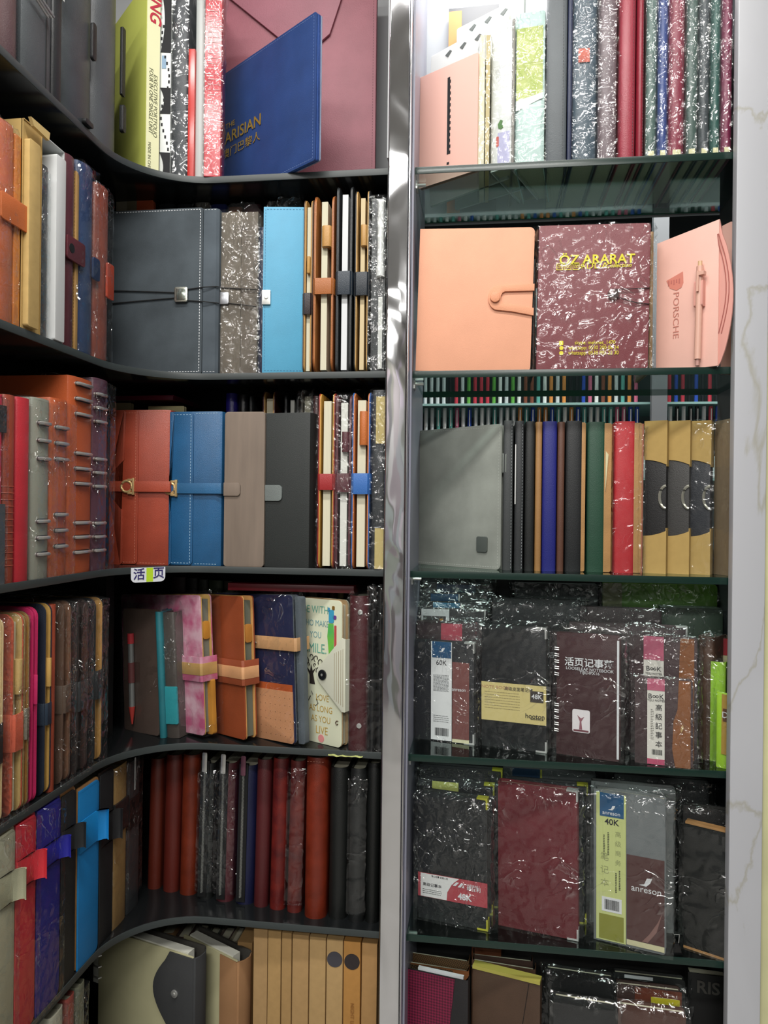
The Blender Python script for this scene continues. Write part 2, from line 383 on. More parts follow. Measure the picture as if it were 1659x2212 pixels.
# mirror steel post between the two units
st = bpy.data.materials.new('mirror_steel'); st.use_nodes = True; n_ = st.node_tree; b_ = n_.nodes['Principled BSDF']
b_.inputs['Base Color'].default_value = (.80, .80, .82, 1); b_.inputs['Metallic'].default_value = 1; b_.inputs['Roughness'].default_value = .06
t_ = n_.nodes.new('ShaderNodeTexCoord'); mp_ = n_.nodes.new('ShaderNodeMapping'); mp_.inputs['Scale'].default_value = (1.5, 1, 1)
no_ = n_.nodes.new('ShaderNodeTexNoise'); no_.inputs['Scale'].default_value = 7; no_.inputs['Detail'].default_value = 1.0; no_.inputs['Distortion'].default_value = 1.2
bu_ = n_.nodes.new('ShaderNodeBump'); bu_.inputs['Strength'].default_value = .16; bu_.inputs['Distance'].default_value = .02
n_.links.new(t_.outputs['Object'], mp_.inputs[0]); n_.links.new(mp_.outputs[0], no_.inputs[0]); n_.links.new(no_.outputs['Fac'], bu_.inputs['Height']); n_.links.new(bu_.outputs[0], b_.inputs['Normal'])
P = bpy.data.objects.new('steel_post', None); sc.collection.objects.link(P); P.location = (-.127, 1.08, -1.45)
P['label'] = 'tall mirror-polished steel post between the two shelving units'; P['category'] = 'post'
child('post_face', MB().rr('z', -.1425, -.1125, 1.076, 1.10, -1.45, 1.25, .002, 0), st, P=P)
child('post_trim', MB().rr('z', -.1118, -.1095, 1.072, 1.10, -1.45, 1.25, .0008, 0), mat('#DDDDE0', rough=.15, metal=1), 'bright thin steel edge strip', P=P)

# right glass shelving unit
G = bpy.data.objects.new('glass_shelving_unit', None); sc.collection.objects.link(G); G.location = (.11, 1.2, -1.45)
G['label'] = 'grey framed display unit with five glass shelves of notebooks'; G['category'] = 'shelving unit'
lil = mat('#8F90A0', rough=.35)
YB = 1.29
child('side_panel', MB().box(-.1090, -.1060, 1.090, YB, -1.45, 1.25), lil, P=G)
child('side_panel', MB().box(.378, .381, 1.10, YB, -1.45, 1.25), mat('#303438', rough=.5), P=G)
def glass_mat():
    m = bpy.data.materials.new('green_tinted_glass'); m.use_nodes = True; nt = m.node_tree; N = nt.nodes; L = nt.links
    N.remove(N['Principled BSDF'])
    tr = N.new('ShaderNodeBsdfTransparent'); tr.inputs[0].default_value = (.72, .80, .78, 1)
    g = N.new('ShaderNodeBsdfGlossy'); g.inputs['Roughness'].default_value = .03; g.inputs[0].default_value = (.85, .95, .92, 1)
    f = N.new('ShaderNodeFresnel'); f.inputs[0].default_value = 1.55
    ge = N.new('ShaderNodeNewGeometry'); iv = N.new('ShaderNodeMath'); iv.operation = 'SUBTRACT'; iv.inputs[0].default_value = 1; L.new(ge.outputs['Backfacing'], iv.inputs[1])
    mu = N.new('ShaderNodeMath'); mu.operation = 'MULTIPLY'; L.new(f.outputs[0], mu.inputs[0]); L.new(iv.outputs[0], mu.inputs[1]); f = mu
    x = N.new('ShaderNodeMixShader'); L.new(f.outputs[0], x.inputs[0]); L.new(tr.outputs[0], x.inputs[1]); L.new(g.outputs[0], x.inputs[2])
    L.new(x.outputs[0], N['Material Output'].inputs[0]); return m
GL = glass_mat(); EDGE = mat('#102A23', rough=.25, spec=.6)
for i, z in enumerate(ZS[:5]):
    s = child('glass_shelf', MB().box(-.1055, .3775, 1.1012, YB-.001, z-.010, z), GL, P=G)
    e = child('shelf_edge', MB().box(-.1055, .3775, 1.0995, 1.1011, z-.010, z, .0003), EDGE, 'dark green polished front edge of the glass', P=G)
    e = child('shelf_edge', MB().box(-.1055, .3775, YB-.001, YB, z-.010, z), mat('#1E8F6E', rough=.2), 'bright green rear edge of the glass', P=G)
    b = MB(); b.tube([(-.106, 1.13, z-.014), (-.092, 1.13, z-.014)], .0025, 8); b.box(-.1065, -.104, 1.12, 1.14, z-.022, z-.0105)
    child('shelf_clip', b, STEEL, P=G)
child('back_panel', MB().box(-.109, .381, YB+.001, YB+.008, -1.45, ZS[2]+.03), K, P=G)
child('back_panel', MB().box(-.109, .381, YB+.001, YB+.008, ZS[0]-.012, 1.25), mat('#8E9298', rough=.5), 'grey upper back panel', P=G)

# marble-look column at the right
mm = bpy.data.materials.new('marble_veins'); mm.use_nodes = True; nt = mm.node_tree; b_ = nt.nodes['Principled BSDF']; b_.inputs['Roughness'].default_value = .4
tc = nt.nodes.new('ShaderNodeTexCoord'); nz = nt.nodes.new('ShaderNodeTexNoise'); nz.inputs['Scale'].default_value = 3.1; nz.inputs['Detail'].default_value = 9; nz.inputs['Distortion'].default_value = .5
mp_ = nt.nodes.new('ShaderNodeMapping'); mp_.inputs['Rotation'].default_value = (0, R(28), 0); mp_.inputs['Scale'].default_value = (2.2, 1, .9)
rp = nt.nodes.new('ShaderNodeValToRGB'); E_ = rp.color_ramp.elements
E_[0].position = .488; E_[0].color = lin('#B2B3B8'); E_[1].position = .512; E_[1].color = lin('#B2B3B8')
e = E_.new(.5); e.color = lin('#A3A19A')
e = E_.new(.75); e.color = lin('#BABBC0')
nt.links.new(tc.outputs['Object'], mp_.inputs[0]); nt.links.new(mp_.outputs[0], nz.inputs[0]); nt.links.new(nz.outputs['Fac'], rp.inputs[0]); nt.links.new(rp.outputs[0], b_.inputs['Base Color'])
o = part('marble_column', None, MB().rr('z', .3385, .3812, 1.080, 1.0985, -1.45, 1.295, .0015, 0), mm)
solo(o, 'white marble-look column closing the right side of the glass shelves', 'column')
o = part('yellow_panel', None, MB().box(.3825, .46, 1.088, 1.12, -1.45, 1.295), mat('#C9C79A', rough=.6, var=.15, vs=6))
solo(o, 'pale yellow panel just right of the marble-look column', 'panel')

# pen display rack seen through the gap above the third glass shelf
PR = bpy.data.objects.new('pen_rack', None); sc.collection.objects.link(PR); PR.location = (.1, 2.2, -1.45)
PR['label'] = 'glass-shelved pen rack seen far behind the right shelves'; PR['category'] = 'display rack'
for z in (.305, .52, .10): child('rack_shelf', MB().box(-.42, .90, 2.10, 2.36, z-.006, z), mat('#8FB5B0', rough=.2, spec=.6), P=PR)
child('back_panel', MB().box(-.42, .90, 2.37, 2.38, -1.4, .70), mat('#5A6A6C', rough=.5), P=PR)
child('rack_post', MB().box(.440, .480, 2.07, 2.09, -1.45, 1.2), mat('#6E7276', rough=.5), 'grey upright post', P=PR)
for x in (-.40, .86): child('rack_leg', MB().box(x, x+.02, 2.12, 2.34, -1.45, .10), mat('#707478'), P=PR)
pc = [('black', '#1B1F22'), ('teal', '#5FA39A'), ('silver', '#BFC6C8'), ('red', '#B23A48'), ('green', '#5FA04A'), ('white', '#D8DCDA'), ('blue', '#2F4FA8'), ('orange', '#D08A4A'), ('pink', '#C46A86'), ('brown', '#7A4A3A')]
rnd = random.Random(5); proto = {}
def pen(x, z, k, row):
    nm, cc = pc[k]
    key = (k, row)
    if key not in proto:
        H = .135
        b = MB(); b.tube([(0, 0, 0), (0, 0, .006), (0, 0, H*.62)], .0050, 8)
        o = part('pen', None, b, mat(cc, rough=.3)); c = MB().tube([(0, 0, H*.62), (0, 0, H)], .0056, 8)
        q = part('pen_cap', o, c, mat(cc, rough=.25)); cl = MB().box(-.0012, .0012, -.0075, -.006, H*.62, H*.95); part('pen_clip', o, cl, STEEL)
        proto[key] = o; src = o
    else:
        src = proto[key]; o = src.copy(); sc.collection.objects.link(o)
        for ch in src.children: c = ch.copy(); sc.collection.objects.link(c); c.parent = o
    o.location = (x, 2.125, z)
    o['label'] = nm+' capped pen standing on the %s shelf of the far pen rack' % row; o['category'] = 'pen'; o['group'] = nm+' pens on the %s shelf of the far rack' % row
x = -.36
while x < .87:
    if not .425 < x < .495:
        k = rnd.randrange(10) if x < .44 else rnd.choice((0, 0, 0, 6, 3, 4))
        pen(x, .3055, k, 'upper'); k = rnd.choice((1, 2, 5, 8, 7, 6, 2, 1, 2)) if x < .44 else rnd.choice((0, 6, 2, 8, 3)); pen(x+.003, .1055+.055, k, 'lower')
    x += .0175
child('pen_tray', MB().box(-.40, .88, 2.10, 2.15, .1005, .1595), mat('#B5C9C8', rough=.4), P=PR)

# ================= LEFT UNIT =================
NB = 'notebook'
# ---- row 1 (top), wing ----
def folder(nm, lab, f, d, m, ry=None, st=None, cat='folder', group=None, tick=.003):
    T = thing(nm, lab, cat, f, group=group); spine_book(T, f['w'], f['h'], d, m, ry, c=tick, stitch=st); return T
WS = mat('#B7B4AC', rough=.8)
f = wing(-12, 48, -70, 0); T = folder('leather_portfolio', 'brown leather portfolio at the far left end of the top shelf', f, .15, leather('#5E4648', var=.15, rough=.35), .012, mat('#2C2024'))
f = wing(50, 114, -70, 0); T = folder('box_file', 'dark grey box file with a chrome clip, right of the brown portfolio', f, .15, leather('#4A4F52', var=.1), .004)
b = MB()
for k in range(3): b.tube([(-.02, -.006-.002*k, f['h']-.045+k*.002), (.008+.003*k, -.006-.002*k, f['h']-.052+k*.002), (.016, -.002, f['h']-.045)], .0016)
part('metal_clip', T, b, STEEL)
part('spine_seam', T, MB().box(f['w']*.25, f['w']*.25+.0006, -.0004, .0006, .001, f['h']), DARK)
f = wing(116, 136, -70, 0); T = folder('slim_folder', 'slim black folder holding a white tag on the top shelf', f, .15, leather('#202224', var=.1), .004)
card(T, 'tag', -.004, .008, .13, .19, WHITE, y=-.002)
f = wing(137, 208, -70, 0); T = folder('leather_portfolio', 'dark grey worn leather portfolio in the middle of the top shelf wing', f, .15, leather('#42474A', var=.22, rough=.35), .012)
part('leather_tab', T, MB().rr('y', f['w']*.3, f['w']*.3+.010, .10, .15, -.0035, .001, .004), BLK)
part('leather_tab', T, MB().rr('y', f['w']*.3-.02, f['w']*.3, .003, .010, -.006, .001, .003), BLK)
f = wing(210, 264, -70, 0); T = folder('leather_portfolio', 'smooth grey leather portfolio beside the lime green box', f, .16, leather('#56595C', var=.08, rough=.4), .02)
part('leather_tab', T, MB().rr('y', f['w']/2-.004, f['w']/2+.006, .045, .085, -.004, .002, .004), BLK)
part('leather_tab', T, MB().rr('y', f['w']/2-.002, f['w']/2+.008, .10, .20, -.001, .003, .002), BLK)
# corner and back, row 1
Z0 = ZS[0]
def boxed(nm, lab, f, d, m, cat='box', bev=.0008, group=None, lean=0):
    T = thing(nm, lab, cat, f, lean=lean, group=group); part('box_body', T, MB().box(-f['w']/2, f['w']/2, 0, d, 0, f['h'], bev), m); return T
A = atY(272, 300, 1.185); B = atY(313, 300, 1.09); C = atY(345, 300, 1.097)
rot = math.atan2(C.y-B.y, C.x-B.x); wd = (C-B).xy.length
T = thing('portfolio_box', 'tall lime green portfolio box with a cream printed spine', 'box', dict(loc=((B.x+C.x)/2, (B.y+C.y)/2, Z0), rot=rot+R(28)))
part('box_body', T, MB().box(-wd/2, wd/2, 0, .14, 0, .30, .0008), mat('#C3C964', rough=.5))
part('spine_label', T, MB().box(-wd/2+.0006, wd/2-.0006, -.0008, -.0001, .001, .299), mat('#E3E3B8', rough=.5))
text(T, 'KING', .002, .238, .025, mat('#B5223A'), rot=90, align='RIGHT', y=-.0010, shear=.2, bold=.0005)
text(T, 'EXECUTIVE PORTFOLIO', .0035, .112, .0085, mat('#55583C'), rot=90, y=-.0010, shear=.2, sx=1.05)
text(T, 'FOUR IN ONE SINGLE UNIT', -.0035, .118, .0085, mat('#55583C'), rot=90, y=-.0010, shear=.2, sx=.95)
text(T, 'MADE IN CHINA', -.005, .030, .0065, mat('#6A6C50'), rot=90, y=-.0010)
f = fr(346, 369, -60, Z0, 1.105, 1.108); T = boxed('portfolio_box', 'narrow box printed with black and white film strips, next to the cream spine', f, .16, mat('#D9DCDA', rough=.3))
b = MB(); hw = f['w']/2
for z0, z1 in ((.0, .045), (.105, .145), (.20, .30)):
    n = 14; pts = [(hw*.98, z0)]+[(hw*.98, z1)]+[(-hw*.98+.006*(math.sin(3.1*k/n)), z1-(z1-z0)*k/n) for k in range(n+1)]
    b.prism(pts, 'y', -.0008, -.0001)
for k in range(30): z = .01+k*.0095; q = -hw*.2+.006*math.sin(k*.5); b.box(q, q+.0025, -.0007, -.0001, z, z+.0045)
part('film_strip_print', T, b, INK, smooth=False)
part('blue_frame_print', T, MB().box(-hw*.7, hw*.1, -.0006, -.0001, .175, .195), mat('#7E9BB5'), smooth=False)
f = fr(371, 405, -60, Z0, 1.108, 1.110); T = folder('leather_folder', 'dark charcoal wrapped folder between the film strip box and the red strip', f, .16, leather('#3A3D42'), .004)
sleeve(T, f['w'], f['h'], .16, top=0, mx=.001, seed=11, amp=.001)
f = fr(406, 420, 105, Z0, 1.107, 1.108); T = boxed('slim_folder', 'slim bright red folder standing at the bottom of the top shelf', f, .15, gloss('#C0302A'))
f = fr(421, 441, -60, Z0, 1.112, 1.113); T = folder('slim_folder', 'pale grey white slim folder beside the pink-red wrapped box', f, .15, mat('#BFC4C2', rough=.4), .004)
f = fr(442, 478, -60, Z0, 1.095, 1.10); T = boxed('wrapped_box', 'pink-red box in shiny shrink film next to the blue menu folder', f, .04, gloss('#C8323E'))
rl = random.Random(8)
b = MB()
for k in range(22): z = .10+k*.008; b.box(-f['w']*.3, -f['w']*.3+rl.uniform(.004, .009), -.0006, -.0001, z, z+.0012); b.box(-f['w']*.02, f['w']*.38, -.0005, -.0001, z, z+.0003)
part('fine_print', T, b, mat('#E2B7B5'), smooth=False)
sleeve(T, f['w'], f['h'], .04, top=0, mx=.001, amp=.0022, seed=12, m=FILM2)
# blue menu folder
A = atY(481, 230, 1.20); B = atY(681, 180, 1.062); wd = (B-A).xy.length
T = thing('menu_folder', 'dark blue leather menu folder with gold lettering, on the top left shelf', 'folder', dict(loc=((A.x+B.x)/2, (A.y+B.y)/2, Z0+.0), rot=math.atan2(B.y-A.y, B.x-A.x)))
bl = leather('#2A4378', var=.12, rough=.4, bump=.25); hh = .216
part('front_cover', T, MB().rr('y', -wd/2, wd/2, .0, hh, 0, .003, .003, .0006), bl)
for k in range(3): part('inner_leaf', T, MB().rr('y', -wd/2+.002, wd/2+.001*(k+1), .001, hh-.001-.001*k, .0038+.0022*k, .0054+.0022*k, .003, .0003), leather(('#33508F', '#27427C', '#8792A8')[k], rough=.4))
part('stitching', T, MB().dash([(-wd/2+.004, .004), (wd/2-.004, .004), (wd/2-.004, hh-.004), (-wd/2+.004, hh-.004)], -.0003), mat('#6F86B8'), smooth=False)
GT = mat('#CDA84A', rough=.35, metal=.6)
text(T, 'THE', -wd/2+.024, .124, .012, GT, sx=1.2)
text(T, 'PARISIAN', -wd/2+.052, .104, .0255, GT, sx=1.05, bold=.0002)
text(T, '澳门巴黎人', -wd/2+.054, .079, .0165, GT, sx=1.25)
# envelope folder
f = fr(486, 812, -80, Z0, 1.225)
T = thing('envelope_folder', 'large maroon document folder with a pointed envelope flap', 'folder', f)
mr = leather('#9A5A66', var=.1, rough=.5, bs=500); mr2 = leather('#A06270', var=.08, rough=.5, bs=500)
part('front_cover', T, MB().rr('y', -f['w']/2, f['w']/2, 0, f['h'], 0, .012, .004, .0015), mr)
hw = f['w']/2; fh = f['h']
part('envelope_flap', T, MB().prism([(-hw, fh), (-hw, fh-.035), (-.012, fh-.135), (.020, fh-.140), (.052, fh-.115), (hw*.62, fh-.03), (hw, fh-.012), (hw, fh)][::-1], 'y', -.006, -.0005, .0012), mr2)
part('stitching', T, MB().dash([(-hw+.006, .006), (hw-.005, .006), (hw-.005, fh)], -.0003), mat('#5F2C38'), smooth=False)

# ---- row 2, wing ----
Z1 = ZS[1]
TAN = leather('#B48A4A', rough=.6); ORG = leather('#C8702E', rough=.5); COR = leather('#B35A34', rough=.4)
f = wing(-4, 34, 262, 1); T = thing('leather_notebook', 'rust orange leather notebook in clear film at the left end of the second shelf', NB, f)
spine_book(T, f['w'], f['h'], .145, leather('#B25B35', rough=.4), .006); part('strap', T, MB().rr('y', -f['w']*.5, f['w']*.5+.022, .112, .142, -.0035, -.001, .003), leather('#C36632'))
part('inner_cover', T, MB().rr('y', f['w']*.5, f['w']*.5+.016, 0, f['h']-.004, .002, .005, .008, corners=(0, 1, 0, 0)), leather('#D07A2C')); sleeve(T, f['w'], f['h'], .145, top=.03, seed=1, m=FILM2)
f = wing(47, 89, 268, 1); T = thing('kraft_slipcase', 'open kraft cardboard slipcase with its end flap folded, second shelf', 'box', f)
a = f['w']/2; kh = f['h']
part('box_body', T, MB().box(-a, a, .001, .002, 0, kh).box(-a, -a+.0012, 0, .15, 0, kh).box(a-.0012, a, 0, .15, 0, kh).box(-a, a, 0, .15, kh-.0012, kh), kraft('#B99B62'))
part('inner_box', T, MB().rr('y', -a+.004, a*.35, .004, kh-.022, -.006, .01, .003), kraft('#C4A66C'))
part('end_flap', T, MB().prism([(-a, kh), (a, kh), (a*.9, kh-.010), (-a*.7, kh-.008)], 'y', -.010, -.006), kraft('#C9AE74'))
f = wing(93, 137, 308, 1); T = thing('white_gift_box', 'white open-ended gift box holding a black film-wrapped notebook', 'box', f)
a = f['w']/2; kh = f['h']; wb = mat('#C9CCCC', rough=.5)
part('box_body', T, MB().box(a-.001, a, 0, .15, 0, kh).box(-a, a, 0, .15, kh-.001, kh).box(-a, a, 0, .15, 0, .001).box(0, a, .14, .15, 0, kh), wb)
part('white_inner_box', T, MB().rr('y', 0, a-.001, .002, kh-.012, -.003, .13, .002), mat('#D8DADA', rough=.5))
q = thing('leather_notebook', 'black stitched notebook in film inside the white gift box', NB, dict(loc=atX(103, 500, XW).xy.to_3d()+Vector((-.004, -.0, Z1+.002)), rot=f['rot'])); spine_book(q, a*.8, kh-.035, .12, leather('#2B2D2E', bump=.3), .003, stitch=mat('#9A9A9A')); sleeve(q, a*.8, kh-.036, .12, top=.015, seed=21, m=FILM2, mx=.001)
f = wing(139, 166, 335, 1); T = thing('leather_notebook', 'burgundy leather notebook with a wide strap, second shelf wing', NB, f)
spine_book(T, f['w'], f['h'], .145, leather('#54262E', rough=.3), .009, stitch=mat('#2A1014')); part('inner_cover', T, MB().rr('y', f['w']*.5, f['w']*.5+.007, 0, f['h']-.012, .002, .008, .006, corners=(0, 1, 0, 0)), leather('#B58C50'))
part('strap', T, MB().rr('y', -f['w']*.5, f['w']*.5+.014, .112, .142, -.004, -.001, .004), leather('#5C232C', rough=.3)); part('strap_hole', T, MB().disc(-f['w']*.15, .127, .006, -.0045, -.0038), DARK)
f = wing(171, 206, 356, 1); T = thing('leather_notebook', 'blue leather notebook in glossy film, second shelf wing', NB, f)
spine_book(T, f['w'], f['h'], .145, leather('#2C3F63', rough=.35), .008, stitch=mat('#1A2740')); part('strap', T, MB().rr('y', f['w']*.2, f['w']*.5+.006, .105, .135, -.004, -.001, .004), leather('#1E2E4E')); sleeve(T, f['w'], f['h'], .145, top=.012, seed=3, amp=.0022)
f = wing(208, 238, 402, 1); T = thing('leather_notebook', 'rust brown notebook in crumpled film next to the slate notebook', NB, f)
spine_book(T, f['w'], f['h'], .145, leather('#8E4532', rough=.4), .006, stitch=mat('#4A1E14')); part('strap', T, MB().rr('y', f['w']*.1, f['w']*.5+.004, .09, .14, -.004, -.001, .003), leather('#A63E26')); sleeve(T, f['w'], f['h'], .145, top=.035, seed=4, m=FILM2, amp=.0026, crush=.5)
for (x0, x1, py, c, l) in ((249, 272, 411, '#A39A85', 'beige'), (272, 294, 424, '#8C8168', 'khaki brown'), (293, 330, 429, '#D8643C', 'bright orange')):
    f = fr(x0, x1, py, Z1, 1.15); T = thing('slim_notebook', l+' round-cornered notebook peeking up behind the big slate notebook', NB, f); face_book(T, f['w'], f['h'], .008, leather(c), r=.007)
# ---- row 2, back ----
f = fr(244, 471, 448, Z1, 1.104); T = thing('leather_notebook', 'large slate grey suede notebook with elastic cord and metal buckle', NB, f)
sl = suede('#474E53'); w_, h_ = f['w'], f['h']; thr = mat('#DADDE0')
part('front_cover', T, MB().rr('y', -w_/2, w_/2-.024, 0, h_, -.003, .0, .004, .0008, corners=(1, 1, 0, 0)), sl)
part('spine', T, MB().prism([(-w_/2, .0), (w_/2-.004, .0), (w_/2, .004), (w_/2, .030), (-w_/2, .030)], 'z', .001, h_-.001, .001), suede('#50585F'))
part('stitching', T, MB().dash([(-w_/2+.004, .004), (w_/2-.028, .004), (w_/2-.028, h_-.003), (-w_/2+.004, h_-.003)], -.0034, L=.0026, wd=.0005).dash([(w_/2-.022, .004), (w_/2-.002, .004)], -.0004).dash([(w_/2-.022, h_-.003), (w_/2-.002, h_-.003)], -.0004), thr, smooth=False)
bx, bz = atY(393, 624, 1.1).x-f['loc'][0], .1215
b = MB()
for s in (-1, 1): b.tube([(-w_/2-.001, 0, bz+s*.010), (-w_/2+.001, -.0045, bz+s*.010), (bx-.009, -.0045, bz+s*.004)], .0009); b.tube([(bx+.009, -.0045, bz+s*.0085), (w_/2-.022, -.0045, bz+s*.011), (w_/2-.002, -.0010, bz+s*.0125), (w_/2+.001, .002, bz+s*.0125)], .0009)
part('elastic_cord', T, b, mat('#17191B', rough=.8))
part('buckle', T, MB().rr('y', bx-.0105, bx+.0105, bz-.0115, bz+.0115, -.0085, -.004, .003, .001), mat('#B9BBB0', rough=.25, metal=.9)); part('buckle_window', T, MB().rr('y', bx-.0075, bx+.0075, bz-.0085, bz+.0085, -.0092, -.0084, .002, .0003), mat('#8F978F', rough=.15, metal=.9))
f = fr(474, 556, 457, Z1, 1.118); T = thing('leather_notebook', 'taupe suede notebook in film with a silver square clasp', NB, f)
w_, h_ = f['w'], f['h']; face_book(T, w_, h_, .025, suede('#6B635A'), spine='r', r=.003)
part('cover_flap', T, MB().rr('y', -w_/2, w_/2-.026, 0, h_, -.002, 0, .003, .0005), suede('#6E665C')); 
b = MB(); [b.tube([(-w_/2, -.0032, .125+s*.011), (w_/2, -.0032, .118+s*.013)], .0009) for s in (-1, 1)]; part('elastic_cord', T, b, mat('#2C2925'))
part('clasp', T, MB().rr('y', -w_/2-.001, -w_/2+.017, .109, .128, -.0065, -.0035, .003, .0008), mat('#A9ABB0', rough=.25, metal=.9)); sleeve(T, w_, h_, .025, top=.02, seed=5, m=FILM2, amp=.002, crush=.6)
f = fr(556, 576, 490, Z1, 1.122); T = thing('leather_notebook', 'narrow navy notebook edge between the taupe and light blue notebooks', NB, f); spine_book(T, f['w'], f['h'], .13, leather('#252A42'), .005); sleeve(T, f['w'], f['h'], .13, top=.015, seed=6, m=FILM2)
f = fr(568, 664, 447, Z1, 1.100, 1.108); T = thing('leather_notebook', 'light blue leather notebook with a small silver lock', NB, f)
w_, h_ = f['w'], f['h']; lb = leather('#4E9DC0', var=.06, rough=.5, bump=.2)
part('cover', T, MB().prism([(-w_/2, 0), (w_/2-.008, 0), (w_/2-.002, .003), (w_/2, .010), (w_/2, .028), (-w_/2, .028)], 'z', 0, h_, .0012), lb)
part('stitching', T, MB().dash([(w_/2-.006, h_-.004), (-w_/2+.003, h_-.004), (-w_/2+.003, .004), (w_/2-.006, .004)], -.0003), mat('#2E6E90'), smooth=False)
part('lock', T, MB().rr('y', -w_/2-.001, -w_/2+.012, .103, .125, -.0035, .0, .001, .0005), STEEL); part('lock_button', T, MB().disc(-w_/2+.0055, .114, .003, -.005, -.0035, bev=.0005), STEEL)
CR = mat('#D9C9A8', rough=.85)
def fore(lab, f, outer, inner, strap=None, loop=None, film=None, seed=0, lean=0, pages=PAGE, group=None, **k):
    T = thing('leather_notebook', lab, NB, f, lean=lean, group=group); fore_book(T, f['w'], f['h'], k.pop('d', .145), outer, inner, strap=strap, loop=loop, pages=pages, **k)
    if film: sleeve(T, f['w'], f['h'], .145, top=film if film > 0 else 0, seed=seed, m=FILM2, amp=.0018, y=-.004)
    return T
fore('tan-lined notebook with a dark clasp, fore-edge out beside the light blue notebook', fr(655, 675, 427, Z1, 1.104), leather('#5A4028'), TAN, (.088, .120, leather('#2A2022')), (.150, .175, TAN), pf=.4)
fore('saddle brown notebook with tan pen loop, fore-edge out on the second shelf', fr(677, 720, 414, Z1, 1.098), leather('#9A5A30', rough=.4), leather('#A96A34'), (.116, .140, leather('#A8622C')), (.187, .218, leather('#B98A4C')), pf=.3, r=.02)
fore('black notebook with silver white pages and a dark blue strap', fr(726, 760, 398, Z1, 1.100), leather('#26292B', var=.08), leather('#2B2E30', var=.08), (.115, .150, leather('#27313C')), None, pf=.36, pages=mat('#D5D8DA', rough=.6))
fore('black notebook with tan lining and three tan leaves, right of the silver paged one', fr(766, 797, 406, Z1, 1.100), leather('#1B1C1C', var=.08), leather('#B48E52'), (.113, .148, leather('#1F262E')), (.187, .218, leather('#B48A4E')), pf=.3, pages=mat('#C8B58C'))
f = fr(801, 831, 425, Z1, 1.098); T = thing('pen_box', 'film-wrapped dark case with white pen at the right end of the second shelf', 'pen case', f)
a = f['w']/2; part('case', T, MB().box(-a, a, .004, .14, 0, f['h'], .001), leather('#3A3D3E')); part('pen', T, MB().tube([(a*.35, .001, .14), (a*.35, .001, .155)], .0065, 10).tube([(a*.35, .001, .155), (a*.38, .001, f['h']*.98)], .005, 10), mat('#DADCDA', rough=.4)); part('page_strip', T, MB().box(a*.1, a*.7, .001, .005, .004, .11), mat('#C9CBC6'))
sleeve(T, f['w'], f['h'], .14, top=.035, seed=9, m=FILM2, amp=.003, crush=.4, y=-.004)
# item tops behind row 2
for (x0, x1, py, c, l, film) in ((340, 372, 436, '#23262A', 'black', 0), (380, 412, 440, '#2A2D2F', 'charcoal', 0), (418, 448, 436, '#6A665E', 'grey green film-wrapped', 1), (450, 486, 440, '#232E6A', 'deep blue', 0), (490, 520, 446, '#7A4A2E', 'brown', 0), (524, 560, 440, '#4A2026', 'dark maroon', 0), (575, 600, 434, '#26282A', 'dark film-wrapped', 1), (602, 646, 420, '#3A3C3C', 'grey film-wrapped', 1)):
    f = fr(x0, x1, py, Z1, 1.165); T = thing('slim_notebook', l+' notebook top showing behind the front row of the second shelf', NB, f); spine_book(T, f['w'], f['h'], .07, leather(c), .004)
    if film: sleeve(T, f['w'], f['h'], .07, top=.012, seed=x0, m=FILM2, crush=.5)

# ---- row 3, wing ----
Z2 = ZS[2]
f = wing(-22, 10, 850, 2); T = thing('leather_notebook', 'pink red notebook with a black band at the left end of the third shelf', NB, f)
spine_book(T, f['w'], f['h'], .145, leather('#C02848'), .006); part('elastic_band', T, MB().box(-f['w']/2-.001, f['w']/2+.001, -.001, .01, .17, .20), INK); part('lower_panel', T, MB().box(-f['w']/2-.0006, f['w']/2+.0006, -.0008, .01, .0, .09), mat('#3A4148', rough=.7), 'dark grey lower panel'); sleeve(T, f['w'], f['h'], .145, top=.02, seed=31, m=FILM2)
f = wing(12, 36, 853, 2); T = thing('leather_notebook', 'brown leather notebook with a ribbed lower spine, third shelf wing', NB, f); spine_book(T, f['w'], f['h'], .145, leather('#8E3F2C', rough=.35), .006, ribs=13)
f = wing(38, 66, 859, 2); T = thing('cloth_notebook', 'plain bright red notebook beside the ribbed brown one', NB, f); spine_book(T, f['w'], f['h'], .145, leather('#B82B36', var=.1), .004)
def binder(lab, f, m, zs, film=None, seed=0, d=.145, x0=None, x1=None, nm='ring_binder'):
    T = thing(nm, lab, 'binder', f); spine_book(T, f['w'], f['h'], d, m, .006, c=.002); rings(T, f['w'], zs, x0=x0, x1=x1)
    if film is not None: sleeve(T, f['w'], f['h'], d, top=film, seed=seed, m=FILM2, amp=.0012, mx=.004, y=-.004)
    return T
binder('sage grey ring binder in clear film with six metal rings', wing(74, 111, 861, 2), leather('#8C8F82', var=.05, rough=.4), [.030, .050, .070, .146, .168, .189], .004, 33)
binder('small orange ring binder in clear film, right of the grey binder', wing(112, 150, 862, 2), leather('#B8582F', var=.06, rough=.4), [.038, .058, .078, .148, .168, .188], .004, 34)
binder('tall orange ring binder with nine metal rings, third shelf wing', wing(152, 203, 817, 2), leather('#B4552C', var=.06, rough=.4), [.028, .048, .067, .119, .139, .159, .211, .231, .251], d=.15)
f = wing(204, 236, 819, 2); binder('purple maroon ring binder in film beside the rust flap notebook', f, leather('#5A3A48', var=.08, rough=.35), [.028, .047, .066, .117, .136, .155, .207, .226, .245], .004, 35, x0=-f['w']*.45, x1=f['w']*.15)
